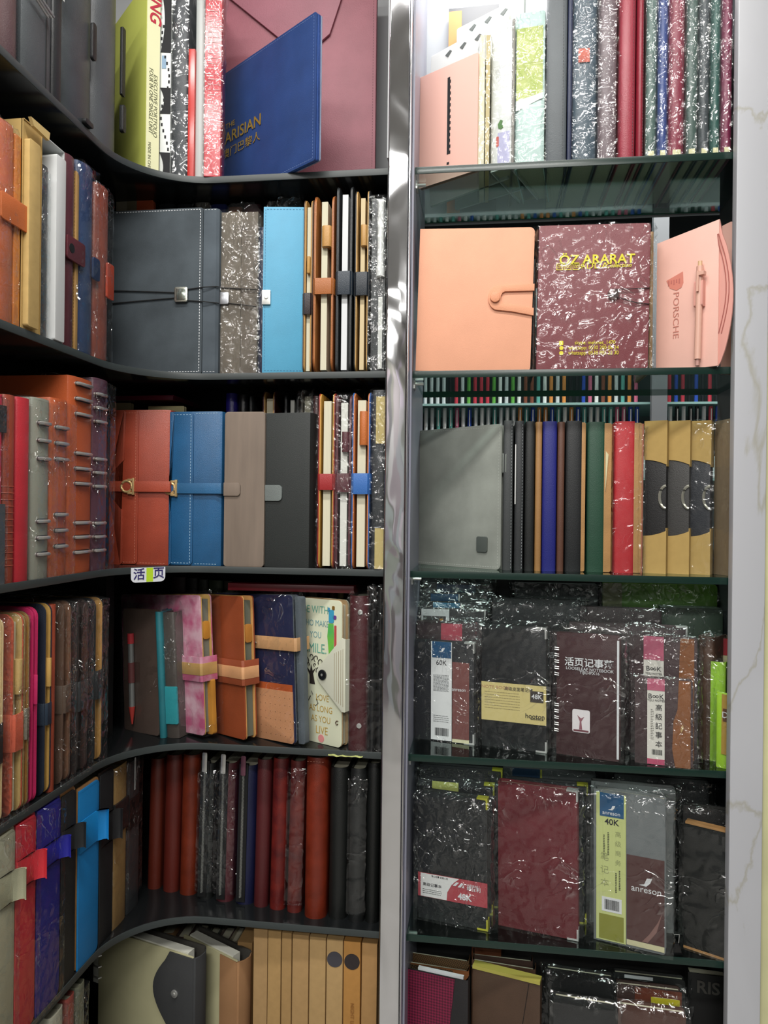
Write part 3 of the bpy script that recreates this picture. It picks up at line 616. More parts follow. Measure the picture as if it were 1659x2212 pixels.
# ---- row 3, back ----
def clasp(T, x, z, s=1.):
    b = MB(); r = .0085*s
    b.tube([(x+r*math.cos(t), -.0045, z+r*math.sin(t)) for t in [2*math.pi*k/20 for k in range(21)]], .0022*s, 8); b.box(x+.009*s, x+.0125*s, -.0070, -.0025, z-.013*s, z+.013*s, .0006)
    b.box(x+.002*s, x+.010*s, -.0068, -.003, z+.0085*s, z+.012*s, .0005); b.box(x+.002*s, x+.010*s, -.0068, -.003, z-.012*s, z-.0085*s, .0005)
    part('clasp', T, b, GOLD)
def flapbook(lab, f, c, thc, fx, top, strapcol, zc, clx, lean=0):
    T = thing('leather_notebook', lab, NB, f, lean=lean); w_, h_ = f['w'], f['h']; m = leather(c, var=.25, vs=12, rough=.38)
    part('cover', T, MB().prism([(-w_/2, 0), (w_/2-.010, 0), (w_/2-.002, .004), (w_/2, .012), (w_/2, .03), (-w_/2, .03)], 'z', 0, h_, .0012), m)
    part('inner_flap', T, MB().rr('y', -w_/2, fx, .001, h_-.001, -.0022, -.0002, .006, .0005, corners=(1, 1, 0, 0)), m)
    t = thc
    a = top
    part('outer_flap', T, MB().prism([(-w_/2, 0), (a-.004, 0), (a, .004), (a-.001, zc-.038), (max(-w_/2, a-.024), zc-.014), (max(-w_/2, a-.024), zc+.016), (a+.001, zc+.040), (a+.003, h_-.004), (a, h_-.001), (-w_/2, h_-.001)], 'y', -.0040, -.0024, .0004), m)
    part('strap', T, MB().box(-w_/2, w_/2+.001, -.0052, -.0040, zc-.009, zc+.007, .0004).box(w_/2-.0005, w_/2+.0012, -.005, .025, zc-.009, zc+.007), leather(strapcol, rough=.4))
    part('stitching', T, MB().dash([(-w_/2+.003, .004), (fx-.004, .004), (fx-.004, h_-.005), (-w_/2+.003, h_-.005)], -.0026).dash([(fx+.003, .003), (w_/2-.006, .003)], -.0003).dash([(fx+.003, h_-.003), (w_/2-.006, h_-.003)], -.0003), t, smooth=False)
    clasp(T, clx, zc-.001); return T
f = fr(239, 368, 885, Z2, 1.100, 1.102); flapbook('rust red leather flap notebook with a round gold clasp', f, '#9A3F2A', mat('#C77A62'), -.003, -.026, '#A04632', .122, -.020)
f = fr(368, 479, 888, Z2, 1.108, 1.104); flapbook('bright blue leather flap notebook with a round gold clasp', f, '#1F5580', mat('#A9C8DC'), -.004, -.038, '#2C5F88', .120, -.041)
f = fr(484, 571, 889, Z2, 1.104); T = thing('leather_notebook', 'taupe brown wood-grain notebook with a rounded closing tab', NB, f); w_, h_ = f['w'], f['h']
tg = mat('#7A6C60', rough=.7, var=.12, vs=9, stretch=(9, 1, 1)); part('cover', T, MB().rr('y', -w_/2, w_/2, 0, h_, 0, .028, .005, .0012), tg); part('closing_tab', T, MB().rr('y', -w_/2, -w_/2+.026, .108, .128, -.003, 0, .005, .0005, corners=(1, 1, 0, 0)), tg)
f = fr(572, 671, 890, Z2, 1.110, 1.100); T = thing('leather_notebook', 'matte black notebook with a grey closing tab, third shelf', NB, f); w_, h_ = f['w'], f['h']
part('cover', T, MB().prism([(-w_/2, 0), (w_/2-.012, 0), (w_/2-.003, .003), (w_/2, .012), (w_/2, .03), (-w_/2, .03)], 'z', 0, h_, .0012), leather('#232726', var=.06, rough=.6)); part('closing_tab', T, MB().rr('y', -w_/2, -w_/2+.029, .101, .125, -.003, 0, .006, .0006, corners=(1, 1, 0, 0)), leather('#6D7472', rough=.6), 'grey closing tab')
f = fr(674, 688, 838, Z2, 1.125); T = thing('leather_notebook', 'dark maroon notebook in loose film between the black and red notebooks', NB, f); spine_book(T, f['w'], f['h']-.012, .13, leather('#3A1F20'), .004); sleeve(T, f['w'], f['h']-.012, .13, top=.02, seed=41, m=FILM2, amp=.003)
fore('red notebook with yellow lining and red strap, third shelf', fr(687, 722, 848, Z2, 1.100), leather('#8E2A22', rough=.4), leather('#C0913C'), (.118, .142, leather('#9A2426', var=.06)), None, pf=.46, r=.01)
fore('maroon notebook with white pages in film, between the red and blue ones', fr(724, 758, 852, Z2, 1.102), leather('#4E2630'), leather('#5A2C34'), (.115, .143, leather('#55262E')), (.175, .205, leather('#54262E')), film=.018, seed=42, pf=.42, pages=mat('#D8D8D0'))
fore('bright blue notebook with orange lining and blue strap, third shelf', fr(760, 798, 846, Z2, 1.098), leather('#2F62A8', var=.06), leather('#C07038'), (.112, .143, leather('#3468AE', var=.05)), (.185, .235, leather('#B5652E')), pf=.46)
f = fr(803, 830, 842, Z2, 1.098); T = thing('leather_notebook', 'black film-wrapped notebook with yellow bands at the right end of the third shelf', NB, f); spine_book(T, f['w'], f['h'], .14, leather('#2E3134'), .003)
for z0, z1 in ((.0, .062), (.185, f['h']-.01)): card(T, 'yellow_band', -f['w']*.2, f['w']*.5, z0+.002, z1, mat('#B9A66A', rough=.6), y=-.001)
sleeve(T, f['w'], f['h'], .14, top=.02, seed=43, m=FILM2, amp=.0025, crush=.4)
for (x0, x1, py, c, l) in ((236, 281, 870, '#BDB68C', 'cream'), (318, 396, 877, '#B5AC80', 'pale cream')):
    f = fr(x0, x1, py, Z2, 1.16); T = thing('slim_notebook', l+' notebook top showing above the rust flap notebook' if x0 < 300 else l+' notebook top showing above the blue flap notebook', NB, f); face_book(T, f['w'], f['h'], .01, mat(c, rough=.6), r=.002)
A = atY(235, 850, 1.22); B = atY(410, 862, 1.22); T = thing('leather_folder', 'dark maroon folder lying flat high behind the rust notebook', 'folder', dict(loc=((A.x+B.x)/2, 1.17, Z2+.262), rot=R(-2)))
for (x0, x1, py, c, l) in ((483, 508, 849, '#241E6E', 'violet blue'), (510, 532, 852, '#15161A', 'black'), (534, 545, 856, '#2C2F30', 'dark grey')):
    f = fr(x0, x1, py, Z2, 1.165); T2 = thing('slim_notebook', l+' notebook spine peeking up behind the taupe wood-grain notebook', NB, f); spine_book(T2, f['w'], f['h'], .07, leather(c, rough=.25), .008)
part('folder_body', T, MB().box(-.075, .075, -.02, .09, 0, .008, .002), gloss('#6E1E34')); T['category'] = 'folder'
fore('tan-lined dark notebook edge peeking up behind the black notebook', fr(566, 592, 843, Z2, 1.16), leather('#4A1E16'), leather('#B48A4C'), pf=.5, d=.08)
fore('black notebook edge with white pages peeking up behind the black notebook', fr(613, 643, 846, Z2, 1.16), leather('#17191B'), leather('#1C1E20'), pf=.28, d=.08, pages=mat('#C9CAC4'))
fore('grey film-covered notebook edge with cream pages beside the red notebook', fr(648, 674, 838, Z2, 1.16), leather('#3A3834'), leather('#4A4438'), film=.03, seed=44, pf=.5, d=.08)
# price tag
f = fr(283, 357, 1226, Z2-.019, 1.030, 1.068, pb=1252); T = thing('paper_tag', 'white handwritten tag with a lime stripe hanging on the third shelf edge', 'tag', dict(loc=f['loc'], rot=f['rot'])); w_ = f['w']
part('tag_card', T, MB().rr('y', -w_/2, w_/2, -.002, .0195, 0, .0006, .007, 0, corners=(1, 0, 0, 1)), mat('#D9DCE2', rough=.5)); part('lime_stripe', T, MB().box(-.003, .007, -.0003, -.0001, -.0015, .019), mat('#B5D62A'))
text(T, '活', -w_*.27, .009, .018, mat('#2C2466'), y=-.0005, bold=.0002); text(T, '页', w_*.30, .010, .018, mat('#2C2466'), y=-.0005, bold=.0002)
# ================= left unit, rows 4 to 6 =================
Z3, Z4, Z5 = ZS[3], ZS[4], ZS[5]
def wfore(lab, p0, p1, pt, row, outer, inner, strap=None, loop=None, film=None, seed=0, **k):
    return fore(lab, wing(p0, p1, pt, row), outer, inner, strap=strap, loop=loop, film=film, seed=seed, **k)
wfore('cream-paged notebook with a black strap at the far left of the fourth shelf', -24, 7, 1335, 3, leather('#D2B98C'), leather('#C9AE7C'), (.07, .115, BLK), None, .02, 51, pf=.4)
wfore('coral crocodile-pattern notebook with a wide coral strap, fourth shelf wing', 27, 50, 1325, 3, leather('#BE5A44', rough=.3, bump=.9, bs=160, kind='croc', var=0.08), leather('#C4A468'), (.075, .118, leather('#CC5E44', rough=.35)), (.14, .18, leather('#C0A064')), .02, 52, pf=.35, arm=.06)
wfore('gold glitter notebook with a silver woven strap, fourth shelf wing', 52, 63, 1322, 3, mat('#B39A62', rough=.35, metal=.5, bump=1, bs=1400), leather('#A8742F'), (.083, .120, mat('#A9A594', rough=.3, metal=.8, bump=1, bs=400)), arm=.02, pf=.3)
wfore('magenta notebook with a magenta pen loop, fourth shelf wing', 70, 81, 1312, 3, leather('#B82258', var=.06, rough=.5), leather('#BE2A60', var=.06), None, (.120, .155, leather('#C02C62', var=.05)), pf=.3)
wfore('navy notebook with tan lining and a navy strap, fourth shelf wing', 97, 111, 1303, 3, leather('#1E2634'), leather('#B8924E'), (.088, .115, leather('#1C2C3C')), (.135, .170, leather('#BE9854')), pf=.3, arm=.05)
f = wing(112, 122, 1306, 3); T = thing('leather_notebook', 'thin rust red notebook between the navy and the wrapped brown notebooks', NB, f); spine_book(T, f['w'], f['h'], .145, leather('#93402A'), .004)
wfore('dark brown notebook in film with a brown strap, fourth shelf wing', 136, 153, 1299, 3, leather('#5C473A'), leather('#70503C'), (.092, .128, leather('#56463A')), None, .012, 53, pages=DARK, pf=.3, arm=.04)
wfore('black-brown notebook in shiny film with a dark strap, fourth shelf wing', 168, 190, 1296, 3, leather('#2C2624'), leather('#3A2C28'), (.085, .125, leather('#2A2C2E')), None, .012, 54, pages=DARK, pf=.3)
wfore('black notebook with a tan inner edge in loose film beside the corner post', 205, 222, 1291, 3, leather('#202224'), leather('#B58A4C'), (.09, .13, leather('#1E2022')), None, .012, 55, pf=.5, pages=mat('#A98249'))
# ---- row 4 back ----
def strap_over(T, w, z0, z1, m1, m2=None, x0=-.5, y=-.0045, wrap=.004):
    p = [(w*x0, y), (w/2+wrap-.003, y), (w/2+wrap, y+.003), (w/2+wrap, .026), (w/2+wrap-.0012, .026), (w/2+wrap-.0012, y+.0035), (w/2+wrap-.0035, y+.0012), (w*x0, y+.0012)]
    part('strap', T, MB().prism(p, 'z', z0, z1, .0003), m1)
    if m2:
        q = [(a+(.0004 if a > 0 else 0), b-.0006) for a, b in p]
        part('strap_stripe', T, MB().prism(q, 'z', z0+(z1-z0)*.26, z1-(z1-z0)*.26, .0002), m2)
def tilt_book(nm, lab, f, m, lin_m, t=.022, r=.006, lean=0., pages=PAGE, stitch=None):
    T = thing(nm, lab, NB, f, lean=lean); w_, h_ = f['w'], f['h']
    part('front_cover', T, MB().rr('y', -w_/2, w_/2, 0, h_, 0, .0022, r, .0004), m); part('cover_lining', T, MB().rr('y', -w_/2, w_/2+.0004, 0, h_+.0004, .0023, .0036, r, .0003), lin_m)
    part('back_cover', T, MB().rr('y', -w_/2, w_/2, 0, h_, t, t+.0022, r, .0004), m); part('back_lining', T, MB().rr('y', -w_/2, w_/2+.0002, 0, h_, t-.0014, t-.0002, r, .0003), lin_m)
    part('page_block', T, MB().box(-w_/2+.002, w_/2-.004, .0045, t-.002, .004, h_-.007), pages, smooth=False)
    if stitch: part('stitching', T, MB().dash([(-w_/2+.003, h_-.003), (w_/2-.003, h_-.003), (w_/2-.003, .003), (-w_/2+.003, .003)], -.0002), stitch, smooth=False)
    return T
f = fr(270, 345, 1322, Z3, 1.150, 1.115); T = tilt_book('leather_notebook', 'brown leather notebook in film holding a red and silver pen, fourth shelf', f, leather('#54453E', var=.12, rough=.4), leather('#6A5244'), .010, lean=-2.2); w_, h_ = f['w'], f['h']
part('cover_slot', T, MB().box(-w_*.22, -w_*.02, -.0003, 0, .080, .112), leather('#4A3A34'))
sleeve(T, w_, h_, .012, top=.010, seed=61, amp=.0015)
q = thing('ballpoint_pen', 'red and silver ballpoint pen clipped upright on the brown wrapped notebook', 'pen', dict(loc=f['loc'], rot=f['rot']), lean=-2.6)
px_, py_ = -w_*.17, -.0062
part('pen_barrel', q, MB().tube([(px_, py_, .042), (px_, py_, .142)], .0046, 12), mat('#A4A6A4', rough=.25, metal=.7)); part('pen_cap', q, MB().tube([(px_, py_, .142), (px_, py_, .157), (px_, py_, .158)], .0052, 12), gloss('#A8343A')); part('grip', q, MB().tube([(px_, py_, .080), (px_, py_, .112)], .0054, 12), leather('#5A3030'))
b = MB(); bmesh.ops.create_cone(b.bm, cap_ends=True, segments=12, radius1=.0052, radius2=.0012, depth=.028, matrix=Matrix.Translation((px_, py_, .028)) @ Matrix.Rotation(R(180), 4, 'X')); part('pen_tip', q, b, gloss('#A83A34'))
f = fr(345, 359, 1322, Z3, 1.112); T = thing('leather_notebook', 'teal notebook edge beside the pen notebook in film', NB, f, lean=-3); spine_book(T, f['w'], f['h'], .12, leather('#24707A', rough=.5), .004)
f = fr(360, 388, 1324, Z3, 1.118, 1.113); T = thing('leather_notebook', 'dark grey notebook with a turquoise lower band, in film', NB, f, lean=-4); spine_book(T, f['w'], f['h'], .12, leather('#4A4440'), .003)
part('turquoise_band', T, MB().rr('y', -f['w']*.45, f['w']*.52, .022, .080, -.002, .002, .002), leather('#2E959E', var=.05), 'bright turquoise elastic band'); sleeve(T, f['w'], f['h'], .12, top=.008, seed=62, m=FILM2, bot=.02)
pkm = mat('#D3A9B6', rough=.45, col2='#B9587C', vs=30)
f = fr(270, 443, 1298, Z3, 1.225, 1.108); T = tilt_book('leather_notebook', 'pink marbled notebook with a pink and tan strap, fourth shelf', f, pkm, leather('#C29A56'), .020, lean=-4.2, pages=mat('#6F7064', rough=.8)); w_, h_ = f['w'], f['h']
strap_over(T, w_, .083, .121, pkm, leather('#B99258'), x0=.0); part('pen_loop', T, MB().rr('x', .005, .018, .147, .175, w_/2-.006, w_/2-.001, .004), leather('#C08430')); part('amber_back_edge', T, MB().rr('y', w_/2-.01, w_/2+.006, .0, .085, .012, .020, .004), leather('#BD8230')); sleeve(T, w_, h_, .024, top=.006, seed=63, m=FILM, amp=.002, mx=.009)
f = fr(390, 532, 1298, Z3, 1.215, 1.104); T = tilt_book('leather_notebook', 'reddish brown notebook with a brown and tan strap, fourth shelf', f, leather('#8A4224', var=.12, rough=.45), leather('#C08E54'), .020, lean=-3.6, pages=mat('#5E6052', rough=.8)); w_, h_ = f['w'], f['h']
strap_over(T, w_, .083, .121, leather('#8C452A'), leather('#C79468'), x0=-.05); part('pen_loop', T, MB().rr('x', .005, .018, .147, .175, w_/2-.006, w_/2-.001, .004), leather('#B87A34'))
f = fr(470, 640, 1294, Z3, 1.19, 1.102); T = tilt_book('leather_notebook', 'navy notebook with a perforated tan lower panel and beige strap', f, leather('#1F2444', var=.08), leather('#5A6068'), .016, lean=-3.0, pages=mat('#4A5058')); w_, h_ = f['w'], f['h']
part('tan_panel', T, MB().rr('y', -w_/2, w_/2-.002, 0, .078, -.0016, -.0001, .005, .0002, corners=(1, 0, 0, 0)), leather('#BC8660', var=.06)); part('orange_trim', T, MB().box(-w_/2, w_/2-.003, -.0009, -.0001, .078, .088), leather('#B2552A'))
b = MB()
for i in range(7):
    for j in range(6): b.disc(w_/2-.008-i*.0105, .010+j*.0115, .0005, -.0019, -.0016, 6)
part('perforation', T, b, DARK, smooth=False); strap_over(T, w_, .140, .160, leather('#C09468', var=.05), x0=-.35, wrap=.010)
part('metal_pin', T, MB().tube([(-.004, -.0062, .150), (.016, -.0062, .149)], .0013), STEEL); part('slate_edge', T, MB().rr('y', w_/2+.001, w_/2+.014, 0, h_-.002, .006, .016, .004, corners=(1, 1, 0, 0)), leather('#565E64')); sleeve(T, w_, h_, .02, top=.006, seed=64, m=FILM, amp=.002, mx=.005)
# printed notebook
f = fr(545, 739, 1300, Z3, 1.20, 1.106); wm = mat('#D3D6BC', rough=.5, var=.05, vs=8)
T = tilt_book('printed_notebook', 'cream notebook printed with smile and love mottoes and a button flap', f, wm, mat('#A88C66'), .016, r=.008, lean=-.6); w_, h_ = f['w'], f['h']
tq = mat('#5FA08E', rough=.7); tb = mat('#6F9A9E', rough=.7); tg_ = mat('#B09040', rough=.7)
X = w_/2
for s_, x_, z_, sz, mt in (('BE WITH', -.052, .205, .0165, tq), ('WHO MAKES', -.052, .184, .0135, tb), ('YOU', -.052, .166, .014, tb), ('SMILE.', -.052, .145, .021, tq), ('LOVE', -.038, .070, .014, tg_), ('AS LONG', -.041, .053, .014, tg_), ('AS YOU', -.041, .037, .014, tg_), ('LIVE', -.039, .020, .017, tg_)):
    text(T, s_, X+x_, z_*h_/.222, sz, mt, y=-.0003, sx=.8, bold=-.0001)
# swirl tree
b = MB(); bx, bz = X-.063, .093
b.prism([(bx-.001, bz-.004), (bx+.010, bz-.004), (bx+.006, bz+.012), (bx+.012, bz+.022), (bx+.005, bz+.016), (bx+.002, bz+.026), (bx, bz+.015), (bx-.008, bz+.022), (bx-.001, bz+.010)], 'y', -.0006, -.0001)
def curl(cx, cz, r, t0, d, n=18): return [(cx+r*(1-.75*k/n)*math.cos(t0+d*5.2*k/n), -.0006, cz+r*(1-.75*k/n)*math.sin(t0+d*5.2*k/n)) for k in range(n)]
for cx, cz, r_, t0, d in ((-.014, .020, .006, -.6, 1), (-.008, .032, .006, -1.2, 1), (.002, .038, .0055, -1.5, 1), (.013, .036, .006, -2, -1), (.022, .031, .006, -2.5, -1), (.018, .018, .006, -2.6, -1), (-.014, .006, .006, .2, -1), (-.020, .013, .004, 0, 1), (-.012, -.004, .005, 1, -1), (.024, .022, .004, 3, -1), (-.004, .026, .003, -1, 1), (.010, .026, .003, -2, -1)):
    b.tube(curl(bx+cx, bz+cz, r_, t0, d), .0007, 4)
part('tree_print', T, b, mat('#241C18', rough=.8), smooth=False)
# rainbow figure
fx = X-.018
part('figure_print', T, MB().prism([(fx-.008, .185), (fx+.002, .185), (fx+.003, .170), (fx+.002, .125), (fx-.004, .116), (fx-.014, .130), (fx-.006, .131), (fx-.010, .165)], 'y', -.0006, -.0001), mat('#7CC030', rough=.6, col2='#4FB05A', vs=30), 'green figure print')
for (nm, dx, dz, ww, hh, c) in (('head_print', -.002, .186, .010, .020, '#3C9AC0'), ('cap_print', .002, .206, .005, .006, '#7A5A20'), ('ball_print', .0045, .192, .007, .006, '#6A3C88'), ('scarf_print', .006, .133, .004, .050, '#B84A48'), ('dot_print', -.007, .203, .004, .006, '#4A90B8')):
    part(nm, T, MB().rr('y', fx+dx-ww/2, fx+dx+ww/2, dz, dz+hh, -.0009, -.0003, ww*.3, 0), mat(c, rough=.6), smooth=False)
part('closing_flap', T, MB().prism([(X+.010, .075), (X+.011, .165), (X+.004, .166), (X-.040, .120), (X-.046, .112), (X-.046, .102), (X-.040, .094), (X+.004, .056), (X+.010, .056)], 'y', -.0048, -.0030, .0004), mat('#CFD0BE', rough=.5)); part('flap_edge', T, MB().box(X+.009, X+.011, -.0045, .016, .057, .164), mat('#C4C5B2'))
b = MB()
for i in range(5): b.tube([(X-.010+i*.0042, -.0049, .062+(.010-.002*i)), (X-.010+i*.0042, -.0049, .150-.002*(4-i))], .00035, 4)
part('flap_texture', T, b, mat('#8A7A5A')); part('snap_button', T, MB().disc(X-.033, .107, .0078, -.0075, -.0048, 24, .0008), gloss('#16181A')); part('button_center', T, MB().disc(X-.033, .107, .002, -.0082, -.0074, 12, .0004), STEEL)
part('flower_print', T, MB().disc(X-.040, .008, .006, -.0006, -.0001), mat('#D48A88')); part('hook_print', T, MB().tube(curl(X-.008, .036, .004, 1, 1), .0009, 4), mat('#5A4838'))
b = MB(); b.tube([(X-.078, -.0006, .075), (X-.070, -.0006, .070), (X-.075, -.0006, .062), (X-.066, -.0006, .063), (X-.062, -.0006, .070)], .0008, 4).tube([(X-.060, -.0006, .078), (X-.057, -.0006, .073)], .0006, 4).tube([(X-.046, -.0006, .072), (X-.050, -.0006, .066), (X-.046, -.0006, .061), (X-.052, -.0006, .056)], .0005, 4)
part('script_print', T, b, mat('#2A2420'), smooth=False)
f = fr(752, 793, 1288, Z3, 1.10); T = thing('leather_binder', 'dark maroon binder in film with two silver rivets, fourth shelf', 'binder', f); spine_book(T, f['w'], f['h'], .15, leather('#45191E', rough=.35), .008)
for z in (.038, f['h']-.024): part('rivet', T, MB().disc(.003, z, .0038, -.0012, .0006, 14, .0004), STEEL)
sleeve(T, f['w'], f['h'], .15, top=.012, seed=65, amp=.002, mx=.002, y=-.003)
f = fr(797, 828, 1262, Z3, 1.102); T = thing('leather_notebook', 'glossy black double-rolled notebook in film at the right end of the fourth shelf', NB, f); a = f['w']/2
part('cover', T, MB().rr('z', -a, -.0005, 0, .14, 0, f['h'], .006, .0006).rr('z', .0005, a, 0, .14, 0, f['h'], .006, .0006), gloss('#111213', rough=.15)); sleeve(T, f['w'], f['h'], .14, top=.006, seed=66, y=-.003)
# tops behind row 4
tops = [(366, 398, 1247, '#2A1418', 'dark plum'), (399, 424, 1249, '#1E2022', 'black'), (425, 446, 1252, '#3A4038', 'grey green'), (447, 478, 1254, '#34452A', 'olive green'), (480, 505, 1256, '#41402C', 'khaki'), (642, 660, 1274, '#6A6E70', 'grey film-wrapped'), (664, 682, 1276, '#A8A48E', 'cream film-wrapped'), (686, 704, 1277, '#4A3020', 'brown'), (708, 724, 1279, '#6A2028', 'red brown'), (726, 741, 1281, '#B4A05E', 'straw yellow')]
for x0, x1, py, c, l in tops:
    f = fr(x0, x1, py, Z3, 1.215); T = thing('slim_notebook', l+' notebook top showing behind the front row of the fourth shelf', NB, f); spine_book(T, f['w'], f['h'], .06, leather(c), .004)
A = atY(505, 1258, 1.16); B = atY(772, 1264, 1.16); T = thing('leather_folder', 'dark red folder lying on the notebooks just under the third shelf', 'folder', dict(loc=((A.x+B.x)/2, 1.15, A.z-.010), rot=0)); part('folder_body', T, MB().box(-(B.x-A.x)/2, (B.x-A.x)/2, -.02, .12, 0, .012, .003), gloss('#4E1218'))
f = fr(738, 752, 1302, Z3, 1.14); T = thing('slim_notebook', 'cream-tagged dark notebook between the printed notebook and maroon binder', NB, f); spine_book(T, f['w'], f['h'], .1, leather('#20181A'), .003); card(T, 'cream_tag', -f['w']*.45, f['w']*.35, f['h']-.042, f['h']-.018, mat('#C9C79A'))

# ---- row 5 wing ----
for (lab, p0, p1, pt, oc, ic, s0, s1, sc_, film) in (
    ('beige notebook in film with a matching strap at the left end of the fifth shelf', -8, 32, 1775, '#9C9A84', '#A8A690', 1872, 1938, '#9A987F', .01),
    ('bright red notebook in film with a red strap, fifth shelf wing', 35, 77, 1768, '#BC2836', '#A82030', 1832, 1893, '#C42E38', .01),
    ('royal blue notebook in film with a blue strap, fifth shelf wing', 81, 130, 1736, '#20207C', '#2A2A80', 1802, 1848, '#22228C', .01),
    ('black notebook with tan lining and a black strap, fifth shelf wing', 133, 163, 1713, '#1E2020', '#A87C4C', 1775, 1828, '#212325', None),
    ('bright sky blue notebook with a blue strap, fifth shelf wing', 170, 213, 1697, '#1478B8', '#A87C4C', 1745, 1810, '#147EC0', None),
    ('black round-cornered notebook with a black strap, right of the sky blue one', 216, 244, 1668, '#1C1E20', '#241C18', 1745, 1808, '#1C1C1E', None)):
    f = wing(p0, p1, pt, 4); f['h'] = min(f['h'], .252); w_, h_ = f['w'], f['h']
    T = thing('leather_notebook', lab, NB, f)
    part('cover', T, MB().rr('y', -w_/2, w_/2, 0, h_, 0, .0025, .008, .0006, corners=(1, 1, 0, 0)), leather(oc, var=.06, rough=.5)); part('lining', T, MB().rr('y', -w_/2, w_/2+.0022, .001, h_+.0035, .0026, .005, .008, .0004, corners=(1, 1, 0, 0)), leather(ic)); part('page_block', T, MB().box(-w_/2+.002, w_/2-.004, .0055, .13, .004, h_-.008), PAGE, smooth=False)
    part('stitching', T, MB().dash([(-w_/2, .003), (w_/2-.003, .003), (w_/2-.003, h_-.003), (-w_/2, h_-.003)], -.0003), leather(oc, var=.3), smooth=False)
    e = atX(p1, s0, XW).z-ZS[4]; g = atX(p1, s1, XW).z-ZS[4]
    o1 = [(-w_/2, -.0018), (w_/2-.012, -.0024), (w_/2-.005, -.0048), (w_/2-.001, -.0085), (w_/2+.0005, -.0125), (w_/2-.0005, -.0150), (w_/2-.003, -.0160)]; o2 = [(w_/2-.003, -.0148), (w_/2-.0014, -.0142), (w_/2-.0007, -.0122), (w_/2-.002, -.0090), (w_/2-.0058, -.0056), (w_/2-.012, -.0034+.0022), (-w_/2, -.0004)]
    part('strap', T, MB().prism(o1+o2, 'z', g, e, .0003), leather(sc_, var=.05))
    if film: sleeve(T, w_, h_, .13, top=film, seed=p1, m=FILM, amp=.0016, mx=.002, y=-.004)
f = wing(246, 274, 1654, 4); T = thing('kraft_notebook', 'tan kraft notebook with a black strap in film, fifth shelf wing', NB, f); spine_book(T, f['w'], f['h'], .13, kraft('#9A7A4C'), .002); part('strap', T, MB().box(-f['w']/2-.001, f['w']/2+.001, -.0025, .03, .14, .185), BLK); sleeve(T, f['w'], f['h'], .13, top=.0, seed=72)
f = wing(277, 302, 1642, 4); T = thing('leather_notebook', 'dark grey notebook in film with a black strap and white page sliver', NB, f); spine_book(T, f['w'], f['h'], .13, leather('#3A3E40', var=.05), .002); part('strap', T, MB().box(-f['w']/2-.001, f['w']/2+.001, -.0025, .03, .13, .175), DARK); card(T, 'page_sliver', -.003, .001, .185, .235, WHITE, y=-.0006); sleeve(T, f['w'], f['h'], .13, top=.0, seed=73, m=FILM2, bot=.02)
for i, (px, py) in enumerate(((20, 2186), (75, 2146))):
    g = atZ = None
    d = ray(px, py); p = d*(Z4/d.z)
    T = thing('memo_pad', ('nearer' if i == 0 else 'farther')+' of two white pads with pink edges lying on the fifth shelf', 'pad', dict(loc=(XW-.018, p.y, Z4), rot=R(90)))
    part('pad_sheets', T, MB().rr('z', -.022, .022, -.012, .012, .0, .004, .003, 0), mat('#B9A9B0')); part('pink_edge', T, MB().rr('z', -.0235, .0235, -.0135, .0135, .0004, .0034, .004, 0), gloss('#C83A5A'))
# ---- row 5 back ----
RUST = dict(var=.25, rough=.32, vs=40)
rows5 = [(315, 343, 1640, '#5E2418', 1.165, 'dark rust', 0, None), (348, 382, 1632, '#5C2018', 1.160, 'mottled dark red', 0, None), (384, 420, 1632, '#6A2816', 1.155, 'rust brown', 0, None),
         (426, 456, 1650, '#1C1F1E', 1.148, 'black zipped', 1, .012), (463, 501, 1650, '#4E2228', 1.145, 'burgundy zipped', 1, .012), (505, 546, 1655, '#15193A', 1.142, 'navy zipped', 1, None),
         (546, 577, 1642, '#4E1C1E', 1.138, 'deep red', 0, None), (580, 614, 1640, '#6C201A', 1.134, 'bright marbled red', 0, None), (618, 650, 1645, '#662822', 1.130, 'reddish film-wrapped', 0, .010), (655, 703, 1638, '#6E2614', 1.118, 'wide rust orange', 0, None),
         (708, 748, 1660, '#151716', 1.122, 'black rolled', 0, None), (752, 786, 1662, '#1A1C1C', 1.118, 'black film-wrapped', 0, .01), (789, 818, 1650, '#101211', 1.120, 'plain black', 0, None)]
for (x0, x1, py, c, Y, l, zp, film) in rows5:
    f = fr(x0, x1, py, Z4, Y); f['h'] = min(f['h'], .254)
    T = thing('zip_notebook' if zp else 'leather_notebook', l+' round-spined notebook standing on the fifth shelf', NB, f, lean=1.0 if x1 < 700 else .3)
    m_ = leather(c, col2=('#4A1416' if 'm' in l and 'red' in l else None), **RUST) if c[1] in '67' else leather(c, var=.08, rough=.4)
    spine_book(T, f['w'], f['h'], .13, m_, f['w']*.42)
    if zp:
        zx = -f['w']*.12
        b = MB()
        for k in range(92): z = .012+k*.0022; b.box(zx-.0018, zx+.0001, -.0032, -.0018, z, z+.0012); b.box(zx-.0001, zx+.0018, -.0032, -.0018, z+.0011, z+.0022)
        part('zip_teeth', T, b, mat('#8E8F8A', rough=.4, metal=.6), smooth=False); part('zip_tape', T, MB().box(zx-.007, zx+.007, -.0017, .004, .005, .222), DARK)
        part('zip_pull', T, MB().rr('y', zx-.004, zx+.004, .205, .236, -.0055, -.0035, .002, .0005), STEEL if 'navy' not in l else mat('#7A5060', rough=.3, metal=.6))
    if 'wide' in l: part('stitching', T, MB().dash([(-f['w']*.4, f['h']-.006), (f['w']*.4, f['h']-.006)], -.0006), mat('#C0806A'))
    if film: sleeve(T, f['w'], f['h']-.008, .13, top=.008, seed=x0, m=FILM2 if zp else FILM, amp=.0016, mx=.0015, y=-.004, bot=.015)
